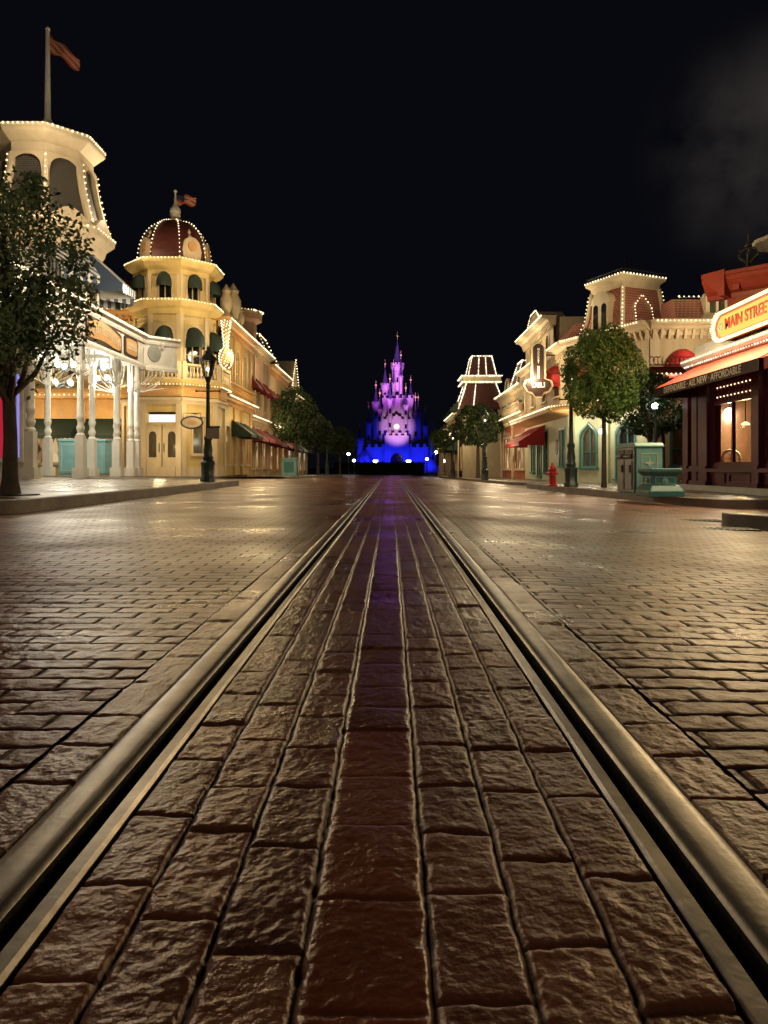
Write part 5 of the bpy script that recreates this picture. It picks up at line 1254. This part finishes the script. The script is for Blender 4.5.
# ================================================================== trees
def tree(label, x, y, zbase, ztop, zlow, rad, lm, leaves, lsize, trunk_r, lean=0, cx=0, clumps=26, round_=.5, limbs=6, group='street trees', name='street_tree', ry_=1.0):
    th = thing(name, label, 'tree', (x, y, zbase), group)
    cz, hz = (ztop + zlow) / 2, (ztop - zlow) / 2
    m = MB(); fork = zlow + hz * .25
    p = [(x, y, zbase), (x, y, zbase + .15), (x + lean * .3, y, zbase + (fork - zbase) * .5), (x + lean * .6 + cx * .3, y, fork), (x + cx * .7, y, cz + hz * .4)]
    m.lathe((x, y, zbase), [(trunk_r * 1.55, -.03), (trunk_r * 1.3, .05), (trunk_r, .2)], 10)
    m.tube(p, [trunk_r * 1.15, trunk_r, trunk_r * .85, trunk_r * .75, trunk_r * .25], 10)
    rr = random.Random(int(abs(x * 91 + y * 37) * 10))
    for k in range(limbs):
        a = 2 * math.pi * k / limbs + rr.random(); s = rr.uniform(.35, .8); zz = fork - (fork - zlow) * rr.uniform(-.3, 1.0)
        e = (x + cx + rad * s * math.cos(a), y + rad * s * math.sin(a) * ry_, zz + hz * rr.uniform(.5, 1.1))
        b0 = Vector((x + lean * .5 + cx * .2, y, zz)); md = b0.lerp(Vector(e), .5) + Vector((0, 0, -.1 * hz))
        m.tube([b0, md, e], [trunk_r * .5, trunk_r * .35, trunk_r * .12], 6)
    m.build('trunk', M['bark'], th, smooth=50)
    g = np.random.default_rng(int(abs(x * 77 + y * 13) * 10))
    d = g.normal(size=(clumps, 3)); d /= np.linalg.norm(d, axis=1)[:, None]
    rc = g.random(clumps) ** .4 * .82
    C = d * rc[:, None]; cr = g.uniform(.16, .36, clumps) * (1.1 - .35 * round_) * (26 / clumps) ** .25
    n = leaves; ci = g.integers(0, clumps, n)
    q = g.normal(size=(n, 3)); q /= np.linalg.norm(q, axis=1)[:, None]
    L = C[ci] + q * (cr[ci] * g.random(n) ** .45)[:, None]
    k = int(n * round_)                           # fuller shell for clipped crowns
    if k:
        q = g.normal(size=(k, 3)); q /= np.linalg.norm(q, axis=1)[:, None]; L[:k] = q * (.80 + .16 * g.random(k) + .07 * np.sin(q[:, 0] * 9 + q[:, 2] * 7))[:, None]
    L = L * np.array([rad, rad * ry_, hz]) + np.array([x + cx, y, cz])
    a = g.normal(size=(n, 3)); a /= np.linalg.norm(a, axis=1)[:, None]
    b = np.cross(a, g.normal(size=(n, 3))); b /= np.linalg.norm(b, axis=1)[:, None]
    s = lsize * g.uniform(.6, 1.25, n)[:, None]; nr = np.cross(a, b)
    P = np.stack([L - a * s * .6, L + b * s * .3 + nr * s * .08, L + a * s * .6, L - b * s * .3 + nr * s * .08], 1).reshape(-1, 3) - np.array([x, y, zbase])
    me = bpy.data.meshes.new('crown'); me.vertices.add(4 * n); me.vertices.foreach_set('co', P.astype(np.float32).ravel())
    me.loops.add(4 * n); me.loops.foreach_set('vertex_index', np.arange(4 * n, dtype=np.int32))
    me.polygons.add(n); me.polygons.foreach_set('loop_start', np.arange(0, 4 * n, 4, dtype=np.int32)); me.update(calc_edges=True)
    me.materials.append(lm); o = bpy.data.objects.new('crown', me); COL.objects.link(o); o.parent = th
    return th
Yt = 9.7; xt = PX(10, Yt)
tree('tall loose-leaved tree in a round pit in front of the white porch', xt, Yt, sz(xt, Yt), PZ(152, Yt), PZ(414, Yt), 1.3, M['leaf_a'], 12500, .075, .10, lean=.02, cx=-.12, clumps=70, round_=.02, limbs=12)
m = MB(); z = sz(xt, Yt); m.lathe((xt, Yt, z), [(.36, -.02), (.36, .012), (.2, .014)], 20); tag(m.build('tree_grate', M['black']), 'round black tree grate at the foot of the big porch tree', 'tree grate')
Yt = 19.8; xt = PX(604, Yt); zr = sz(xt, Yt, .16)
tree('clipped round tree with bright green leaves beside the teal waste cabinet', xt, Yt, zr, PZ(324, Yt), PZ(424, Yt), 1.12, M['leaf_b'], 19000, .08, .07, clumps=30, round_=.45)
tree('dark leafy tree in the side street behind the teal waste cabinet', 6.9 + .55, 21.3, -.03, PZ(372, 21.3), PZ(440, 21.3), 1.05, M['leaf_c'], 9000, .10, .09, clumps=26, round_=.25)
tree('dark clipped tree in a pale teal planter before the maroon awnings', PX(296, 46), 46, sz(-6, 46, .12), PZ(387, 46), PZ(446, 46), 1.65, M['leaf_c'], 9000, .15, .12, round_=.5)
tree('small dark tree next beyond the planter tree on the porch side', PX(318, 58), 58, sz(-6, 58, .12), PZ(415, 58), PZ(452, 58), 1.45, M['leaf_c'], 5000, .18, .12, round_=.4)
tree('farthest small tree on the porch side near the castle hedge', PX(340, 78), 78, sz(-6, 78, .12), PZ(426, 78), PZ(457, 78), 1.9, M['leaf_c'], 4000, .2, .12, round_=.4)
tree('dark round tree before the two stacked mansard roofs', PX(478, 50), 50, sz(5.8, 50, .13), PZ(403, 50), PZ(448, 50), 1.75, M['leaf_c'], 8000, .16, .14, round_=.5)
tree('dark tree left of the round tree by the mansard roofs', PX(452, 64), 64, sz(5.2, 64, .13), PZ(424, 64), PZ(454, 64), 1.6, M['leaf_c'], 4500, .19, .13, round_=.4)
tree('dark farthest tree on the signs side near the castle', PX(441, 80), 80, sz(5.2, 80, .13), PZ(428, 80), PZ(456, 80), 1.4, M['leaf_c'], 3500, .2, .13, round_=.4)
# teal planter box round the trunk
x, y = PX(291, 45.6), 45.0; z = sz(x, y, .12)
th = thing('planter_box', 'pale teal square planter box under the dark clipped tree', 'planter', (x, y, z))
m = MB(); m.box(WF, x - .42, x + .42, y - .42, y + .42, z + .06, z + 1.0); m.box(WF, x - .47, x + .47, y - .47, y + .47, z + 1.0, z + 1.08); m.box(WF, x - .45, x + .45, y - .45, y + .45, z, z + .059); m.build('box', M['teal'], th)
m = MB()
for s in (-1, 1): m.box(WF, x - .3, x + .3, y + s * .421 - .006, y + s * .421 + .006, z + .2, z + .85)
m.build('side_panel', M['tealdark'], th)

# ================================================================== street lamps
def street_lamp(label, x, y, z, H, lit, extra=True):
    th = thing('street_lamp', label, 'street lamp', (x, y, z), 'street lamps'); c = (x, y, z)
    m = MB(); m.lathe(c, [(.2, 0), (.2, .08), (.17, .12), (.17, .42), (.185, .45), (.185, .5), (.13, .56)], 8, A8); m.lathe(c, [(.12, .56), (.145, .62), (.11, .7), (.125, .8), (.085, 1.05), (.11, 1.1), (.11, 1.16), (.07, 1.2)], 12); m.build('base', M['iron'], th, smooth=35)
    m = MB(); m.lathe(c, [(.068, 1.2), (.06, 1.5), (.045, H - 1.1), (.06, H - 1.06), (.06, H - 1.0), (.04, H - .95), (.09, H - .82), (.1, H - .78)], 12); m.tube([(x - .3, y, z + H - 1.15), (x + .3, y, z + H - 1.15)], .018, 6); m.ball((x - .3, y, z + H - 1.15), .03, 6); m.ball((x + .3, y, z + H - 1.15), .03, 6); m.build('post', M['iron'], th, smooth=35)
    m = MB()
    for k in range(6):
        a = R(60 * k); m.tube([(x + .1 * math.cos(a), y + .1 * math.sin(a), z + H - .78), (x + .19 * math.cos(a), y + .19 * math.sin(a), z + H - .35)], .014, 5)
    m.lathe(c, [(.22, H - .36), (.24, H - .33), (.17, H - .24), (.09, H - .17), (.09, H - .12), (.03, H - .06), (.045, H - .03), (.004, H + .06)], 6); l = m.build('lantern', M['iron'], th)
    m = MB(); m.lathe(c, [(.09, H - .77), (.18, H - .36)], 6, cap=False); m.build('lantern_glass', M['lampglass'], l)
    m = MB(); m.ball((x, y, z + H - .58), .055, 8); m.build('lamp_bulb', M['globe'] if lit else M['letter'], l, smooth=60)
    if lit: lamp('street_lamp_light', (x, y, z + H - .58), lit, (1, .69, .47), .06)
    return th
Yl = 19.3; xl = PX(208, Yl)
street_lamp('dark green street lamp with notice board by the kerb end before the yellow building', xl, Yl, sz(xl, Yl), PZ(347, Yl) - sz(xl, Yl), 6)
th = thing('notice_board', 'small pale notice board clamped to the street lamp by the yellow building', 'sign', (xl + .17, Yl - .1, 1.5))
Fn = FC(0, Yl - .08); z = PZ(434, Yl)
MB().box(Fn, xl + .0, xl + .32, .02, .05, z - .13, z + .15).build('board', M['stone'], th); MB().box(Fn, xl - .02, xl + .34, .0, .06, z + .151, z + .2).build('board_cap', M['iron'], th)
Yl = 20.3; xl = PX(571, Yl)
street_lamp('dark teal street lamp between the red hydrant and the clipped tree', xl, Yl, sz(xl, Yl, .16), 3.55, 8)
Yl = 37.5; xl = PX(485, Yl)
street_lamp('street lamp in front of the dark round tree near the poster wall', xl, Yl, sz(xl, Yl, .13) , 3.6, 6)
Yl = 55; xl = PX(453, Yl); street_lamp('small distant street lamp before the farthest trees on the signs side', xl, Yl, sz(xl, Yl, .13), 3.5, 6)
Yl = 63; xl = PX(327, Yl); street_lamp('small distant street lamp among the dark trees on the porch side', xl, Yl, sz(xl, Yl, .12), 3.5, 6)
# town square lamps out of view, added to light the near paving and trees
street_lamp('added out-of-view street lamp on the near square pavement on the porch side', -5.6, -3.0, G(-5.6, -3), 3.6, 420)
street_lamp('added out-of-view street lamp on the porch side pavement nearer than the big tree', -7.6, 4.2, G(-7.6, 4.2), 3.6, 560)
street_lamp('added out-of-view street lamp rising from the near kerb block', 7.6, 6.2, G(7.6, 6.2) + .14, 3.6, 240)
street_lamp('added out-of-view street lamp on the near square pavement on the shop side', 6.4, -1.5, G(6.4, -1.5), 3.6, 420)
# globe lamps
def globe_lamp(label, px, py, Y, r, mt, pw, col=(.95, .96, 1)):
    x, z = PX(px, Y), PZ(py, Y); zb0 = G(x, Y) + .1
    th = thing('globe_lamp', label, 'globe lamp', (x, Y, zb0), 'globe lamps')
    m = MB(); m.lathe((x, Y, zb0), [(.13, 0), (.13, .3), (.07, .4), (.05, z - zb0 - r), (.09, z - zb0 - r * .9)], 8); m.build('post', M['iron'], th, smooth=40)
    m = MB(); m.ball((x, Y, z), r, 12); m.build('globe', mt, th, smooth=70)
    if pw: lamp('globe_lamp_light', (x, Y, z), pw, col, r)
globe_lamp('bright white globe lamp at the mouth of the dark side street', 655, 406, 20.6, .085, M['cold'], 45)
globe_lamp('smaller globe lamp just behind the bright side street globe', 663, 403, 21.6, .05, M['globe'], 0)
for i, (px, py, Y, r) in enumerate(((348.5, 453.5, 95, .22), (354, 460.5, 104, .18), (436, 452.5, 92, .24), (427, 459, 104, .18), (444.5, 461, 84, .15), (466, 461.5, 78, .14), (261 + 222, 444, 52, .08))):
    globe_lamp(['globe lamp on the plaza left of the castle gate, higher one', 'globe lamp on the plaza left of the castle gate, lower one', 'largest globe lamp on the plaza right of the castle', 'globe lamp close to the right end of the castle wall', 'globe lamp low between the pale pillars', 'globe lamp seen under the dark round tree', 'tiny globe lamp against the dark round tree crown'][i], px, py, Y, r, M['cold'], 0 if i > 3 else 120)
# pale pillars at the plaza
for i, (px, Y) in enumerate(((441.5, 76), (449.5, 74))):
    x = PX(px, Y); z = G(x, Y)
    m = MB(); m.lathe((x, Y, z), [(.42, 0), (.42, .5), (.3, .6), (.26, 2.4), (.4, 2.6), (.5, 2.75), (.5, 2.95), (.2, 3.1)], 8, A8)
    tag(m.build('stone_pillar', M['cream']), ('pale stone pillar on the plaza edge closest to the castle', 'pale stone pillar standing beside the dark distant trunk')[i], 'pillar', 'pale pillars')

# ================================================================== hydrant, waste cabinets, pedestal
Yh = 20.2; x = PX(552.5, Yh); z = sz(x, Yh, .16); c = (x, Yh, z)
th = thing('fire_hydrant', 'red fire hydrant on the kerb beside the dark teal lamp post', 'hydrant', c)
m = MB(); m.lathe(c, [(.13, 0), (.13, .04), (.09, .05), (.09, .42), (.115, .43), (.115, .47), (.085, .48), (.075, .54), (.045, .59), (.045, .62), (.03, .65)], 14); m.build('body', M['hydrant'], th, smooth=40)
m = MB(); m.tube([(x - .16, Yh, z + .36), (x + .16, Yh, z + .36)], .042, 10); m.build('side_outlet', M['hydrant'], th)
m = MB(); m.tube([(x, Yh - .15, z + .33), (x, Yh, z + .33)], .055, 10); m.tube([(x, Yh - .17, z + .33), (x, Yh - .15, z + .33)], .03, 5); m.build('front_outlet', M['hydrant'], th)
def cabinet(name, label, F, w, d, h, z, slots=True):
    th = thing(name, label, 'waste bin', F(0, -d / 2, z))
    m = MB(); m.box(F, -w / 2, w / 2, -d, 0, z + .05, z + h); m.box(F, -w / 2 + .02, w / 2 - .02, -d + .02, -.02, z, z + .049)
    m.sweep(F, [(-d - .03, z + h), (.03, z + h), (.03, z + h + .03), (-.06, z + h + .09), (-d + .06, z + h + .09), (-d - .03, z + h + .03)], -w / 2 - .03, w / 2 + .03); b = m.build('cabinet', M['teal'], th, bevel=.012)
    m = MB(); a, c_ = w / 2 - .1, .16
    def fr(u0, u1, z0, z1, t, v0, v1): m.box(F, u0, u1, v0, v1, z0, z0 + t); m.box(F, u0, u1, v0, v1, z1 - t, z1); m.box(F, u0, u0 + t, v0, v1, z0 + t, z1 - t); m.box(F, u1 - t, u1, v0, v1, z0 + t, z1 - t)
    fr(-a, a, z + .16, z + h - .12, .018, .002, .008); m.build('trim_line', M['tealtrim'], th)
    return th
# big cabinet: its teal side looks down the kerb, its steel front with two chutes faces the street
Yc, Zc = 14.35, 0.0
x0, x1 = PX(636, Yc), PX(662, Yc + .05); zc_ = sz(5.3, Yc, .16) - .005
Fk = Frame((x0 + x1) / 2, Yc, u=(1, .07), n=(.07, -1)); w = x1 - x0; hcab = PZ(443, Yc) - zc_
th = cabinet('waste_cabinet', 'tall turquoise waste cabinet with steel chute front on the corner pavement', Fk, w, .95, hcab - .08, zc_)
m = MB(); zz = zc_ + hcab * .62
for a in range(4): m.prism(Fk, [(.10 * math.cos(R(90 * a + t)) * (1 if t in (0, 90) else .4), zz + .10 * math.sin(R(90 * a + t)) * (1 if t in (0, 90) else .4)) for t in (0, 45, 90)] + [(0, zz)], .002, .009)
m.box(Fk, -.15, .15, .0025, .008, zz - .006, zz + .006); m.build('ornament', M['tealtrim'], th)
Fg = Frame(*Fk(-w / 2 - .003, -.95, 0)[:2], u=(Fk.n.x, Fk.n.y), n=(-Fk.u.x, -Fk.u.y))
m = MB(); m.box(Fg, .04, .91, 0, .03, zc_ + .06, zc_ + hcab * .92); m.build('steel_front', M['steel'], th, bevel=.008)
for s in (0, 1):
    u = .1 + .4 * s
    m = MB(); m.box(Fg, u, u + .34, .031, .05, zc_ + .12, zc_ + hcab * .66); m.box(Fg, u + .02, u + .32, .051, .056, zc_ + .2, zc_ + .3); d = m.build('door', M['steel'], th)
    m = MB(); m.box(Fg, u + .26, u + .3, .057, .075, zc_ + .45, zc_ + .6); m.build('handle', M['black'], d)
    m = MB(); m.box(Fg, u, u + .34, .031, .04, zc_ + hcab * .70, zc_ + hcab * .88); d = m.build('chute', M['black'], th)
    m = MB(); m.sweep(Fg, [(.041, zc_ + hcab * .70), (.10, zc_ + hcab * .74), (.10, zc_ + hcab * .76), (.041, zc_ + hcab * .80)], u + .03, u + .31); m.build('chute_flap', M['steel'], d)
# pedestal
Yp = 13.75; x = PX(659.5, Yp); z = sz(x, Yp, .16) - .004; h = PZ(468.5, Yp) - z
th = thing('pedestal', 'low dark teal square pedestal with round rosettes in front of the turquoise cabinet', 'pedestal', (x, Yp, z))
def pyr(m, prof, x, y, a=R(45 + 4)): m.lathe((x, y, z), [(r * 1.414, zz) for r, zz in prof], 4, a)
m = MB(); pyr(m, [(.33, 0), (.33, .1), (.27, .2), (.235, .22), (.235, h - .13), (.26, h - .11), (.3, h - .06), (.3, h)], x, Yp); m.build('body', M['tealdark'], th, bevel=.012)
m = MB()
for k in range(4):
    a = R(90 * k + 4 - 90); F = Frame(x + math.cos(a) * .235, Yp + math.sin(a) * .235, u=(-math.sin(a), math.cos(a)), n=(math.cos(a), math.sin(a)))
    m.prism(F, [(.06 * math.cos(R(t)), z + h * .56 + .06 * math.sin(R(t))) for t in range(0, 360, 24)], .0, .018); m.prism(F, [(.025 * math.cos(R(t)), z + h * .56 + .025 * math.sin(R(t))) for t in range(0, 360, 40)], .018, .035)
    for a0, a1, b0, b1 in ((-.19, .19, .24, .255), (-.19, .19, h - .165, h - .15), (-.19, -.175, .255, h - .165), (.175, .19, .255, h - .165)): m.box(F, a0, a1, .001, .012, z + b0, z + b1)
m.build('rosette', M['teal'], th)
# teal bins behind the porch columns
Yq = 27.6; zq_ = sz(-11, Yq)
for i, (pa, pb, ang) in enumerate(((59, 88, .22), (90, 106, -.25))):
    xa, xb = PX(pa, Yq), PX(pb, Yq)
    F = Frame((xa + xb) / 2, Yq, u=(1, ang), n=(ang, -1))
    cabinet('waste_cabinet', ('wide teal waste cabinet between the porch columns', 'narrow teal waste cabinet behind the front porch column')[i], F, (xb - xa) * .97, .6, PZ(439, Yq) - zq_ - .09, zq_)

# ================================================================== hedge, castle and floodlights
for i, (xa, xb, Y, h) in enumerate(((-9, 5.2, 118, 1.7),)):
    g = np.random.default_rng(4); n = 9000; zb0 = G(0, Y)
    L = np.stack([g.uniform(xa, xb, n), Y + g.uniform(-.6, .6, n), zb0 + h * g.random(n) ** .7 * (1 + .15 * np.sin(g.uniform(xa, xb, n) * 2))], 1)
    a = g.normal(size=(n, 3)) * .14; b = g.normal(size=(n, 3)) * .12
    P = np.stack([L - a, L + b, L + a, L - b], 1).reshape(-1, 3)
    m = MB(); m.v = [tuple(p) for p in P]; m.f = [(4 * k, 4 * k + 1, 4 * k + 2, 4 * k + 3) for k in range(n)]
    m.box(WF, xa + .2, xb - .2, Y - .4, Y + .4, zb0, zb0 + h * .8)
    tag(m.build('hedge', M['hedge']), 'low dark clipped hedge crossing the end of the street below the castle', 'hedge')
YC = 215.0; zc0 = -1.0
CA = thing('castle', 'distant fairy-tale castle lit magenta above and deep blue below', 'castle', (PX(398, YC), YC, zc0))
def cx_(px): return PX(px, YC)
def czz(py): return PZ(py, YC)
stone, roofs, gold = [], [], MB()
def part(m, name, mt): return m.build(name, mt, CA)
def crenel(m, xa, xb, ya, yb, z, s=.9):
    n = max(2, int((xb - xa) / (2 * s)))
    for i in range(n):
        u = xa + (xb - xa) * (i + .25) / n; m.box(WF, u, u + s * .9, ya, ya + .6, z, z + s)
def tower(px, yo, pr, ybot, ytop, ycone, seg=12, flare=1.2, rname='turret'):
    x, y, r = cx_(px), YC + yo, pr * YC / F_PX
    z0_, z1_, z2_ = czz(ybot), czz(ytop), czz(ycone); hh = z1_ - z0_
    m = MB(); m.lathe((x, y, 0), [(r, z0_), (r, z1_ - min(1.6, hh * .3)), (r * flare, z1_ - min(.9, hh * .18)), (r * flare, z1_)], seg)
    for k in range(seg):
        a = 2 * math.pi * k / seg; m.box(Frame(x + r * flare * .93 * math.cos(a), y + r * flare * .93 * math.sin(a), u=(-math.sin(a), math.cos(a)), n=(math.cos(a), math.sin(a))), -r * .14, r * .14, -.15, .12, z1_ + .002, z1_ + .5)
    t = m.build('tower', M['castle'], CA)
    m = MB(); m.lathe((x, y, 0), [(r * 1.0, z1_ + .01), (r * .9, z1_ + .4), (r * .42, z1_ + (z2_ - z1_) * .5), (.06, z2_)], seg); m.build('spire', M['castleroof'], t)
    m = MB(); m.lathe((x, y, 0), [(.07, z2_ - .2), (.06, z2_ + .7), (.28, z2_ + .9), (.3, z2_ + 1.15), (.05, z2_ + 1.4), (.02, z2_ + 2.4)], 8); m.build('finial', M['finial'], t)
    m = MB()
    for q in range(max(1, int(hh / 4.2))):
        zz = z0_ + hh * .25 + q * 4.0
        if zz < z1_ - 2.3: m.box(WF, x - .3, x + .3, y - r - .06, y - r + .3, zz, zz + 1.3)
    if m.f: m.build('slit_window', M['dark'], t)
# plain symmetrical stand-in: gate wall, stepped wards, square keep, round towers
m = MB(); m.box(WF, cx_(367), cx_(427), YC - 8, YC + 6, zc0, czz(448)); crenel(m, cx_(367), cx_(427), YC - 8.2, 0, czz(448)); m.box(WF, cx_(385), cx_(408), YC - 10, YC - 7.9, zc0, czz(437)); crenel(m, cx_(385), cx_(408), YC - 10.2, 0, czz(437), .8)
part(m, 'gate_wall', M['castle'])
F = FC(0, YC - 10.02); uc = cx_(396.5)
m = MB(); m.prism(F, [(uc - 1.7, zc0), (uc + 1.7, zc0), (uc + 1.7, 2.6)] + [(uc + 1.7 * math.cos(R(a)), 2.6 + 2.0 * math.sin(R(a))) for a in range(10, 171, 20)] + [(uc - 1.7, 2.6)], .0, .12); part(m, 'gate', M['dark'])
m = MB(); m.box(WF, cx_(374), cx_(420), YC - 4, YC + 6, czz(444), czz(420)); crenel(m, cx_(374), cx_(420), YC - 4.2, 0, czz(420), .8); part(m, 'ward_wall', M['castle'])
m = MB(); m.add([(cx_(385), YC - 4.3, czz(437)), (cx_(408), YC - 4.3, czz(437)), (cx_(408), YC - 4.3, czz(428)), (cx_(396.5), YC - 4.3, czz(415)), (cx_(385), YC - 4.3, czz(428)), (cx_(385), YC - 2, czz(437)), (cx_(408), YC - 2, czz(437)), (cx_(408), YC - 2, czz(428)), (cx_(396.5), YC - 2, czz(415)), (cx_(385), YC - 2, czz(428))], [(0, 1, 2, 3, 4), (5, 6, 7, 8, 9), (0, 1, 6, 5), (1, 2, 7, 6), (2, 3, 8, 7), (3, 4, 9, 8), (4, 0, 5, 9)]); part(m, 'gable', M['castle'])
m = MB(); m.box(WF, cx_(382), cx_(413), YC, YC + 8, czz(422), czz(398)); crenel(m, cx_(382), cx_(413), YC - .2, 0, czz(398), .8); part(m, 'keep', M['castle'])
tower(397.5, 4, 5.6, 424, 363, 337, 14, 1.22)
for a in ((385, 3, 3.6, 424, 384, 366), (411, 3, 3.0, 424, 396, 382), (376, -1, 3.4, 440, 404, 389), (418, -1, 2.7, 440, 414, 401), (390, -4.4, 2.2, 437, 402, 384), (405.5, -4.4, 2.0, 437, 408, 393), (369, -3, 2.6, 446, 425, 411), (425, -3, 2.4, 446, 428, 414), (361, -8, 3.0, 466, 441, 428), (431, -8, 3.0, 466, 442, 429), (401, 1, 1.6, 424, 377, 358), (393.5, 1, 1.4, 424, 384, 367), (380, -4.3, 1.5, 444, 412, 398), (415, -4.3, 1.5, 444, 416, 402)): tower(*a)
m = MB(); m.lathe((cx_(396.5), YC - 4.36, 0), [(.9, 0), (.9, .1)], 16)
P = [(cx_(396.5) + .8 * math.cos(R(t)), czz(427.5) + .8 * math.sin(R(t))) for t in range(0, 360, 20)]; m = MB(); m.prism(FC(0, YC - 4.32), P, 0, .1); part(m, 'clock_face', M['whitewin'])
# rocky banks beside the gate wall
rr = random.Random(3)
for (xa, xb, zt2) in ((352, 369, 450), (426, 437, 456)):
    m = MB()
    for i in range(14):
        x = cx_(xa + (xb - xa) * (i + .5) / 14); s = 1 - abs((i + .5) / 14 - (.8 if xa < 380 else .1)) * 1.15
        hh = max(2.2, (czz(zt2) - zc0) * max(.2, s)); m.lathe((x, YC - 9 + rr.uniform(-1, 1), zc0), [(2.2, 0), (1.9, hh * .4), (1.2, hh * .8), (.2, hh)], 7, rr.random())
    tag(m.build('rock_bank', M['castle']), 'rocky blue-lit bank at the ' + ('porch' if xa < 380 else 'shop') + ' side end of the castle gate wall', 'rock bank', 'rock banks')
mg, pk, bl_ = (.66, .14, 1.0), (.95, .42, .95), (.012, .02, 1.0)
def flood(label, px, py, Y):
    x, z = PX(px, Y), PZ(py, Y)
    th = thing('floodlight', label, 'floodlight', (x, Y, z - 1.2), 'castle floodlights')
    m = MB(); m.tube([(x, Y, z - 1.6), (x, Y, z - .3)], .12, 6); m.box(WF, x - .7, x + .7, Y - .1, Y + .4, z - .35, z + .4); m.build('housing', M['black'], th)
    m = MB(); m.box(WF, x - .6, x + .6, Y - .15, Y - .101, z - .28, z + .32); m.build('lens', M['cold'], th)
flood('white floodlight at the foot of the castle wall on the porch side', 375.5, 461.5, YC - 16); flood('white floodlight at the foot of the castle wall on the shop side', 408.5, 461.5, YC - 16)
for px, tx, tz, pw, sp, co in ((372, 387, 27, 72000, 26, mg), (424, 404, 27, 64000, 26, mg), (397, 397.5, 40, 100000, 20, pk), (386, 384, 28, 50000, 20, pk), (410, 411, 25, 42000, 18, pk), (397, 396.5, 13, 40000, 22, pk)): lamp('castle_floodlight', (cx_(px), YC - 34, 6.5), pw, co, .5, sp, (cx_(tx), YC + 2, tz), .8)
for px, e in ((356, 1200), (370, 2800), (384, 2000), (397, 2800), (410, 2000), (424, 3000), (435, 1000)): lamp('castle_floodlight', (cx_(px), YC - 17, 1.2), e, bl_, .5, 85, (cx_(px), YC - 8, 4), .8)
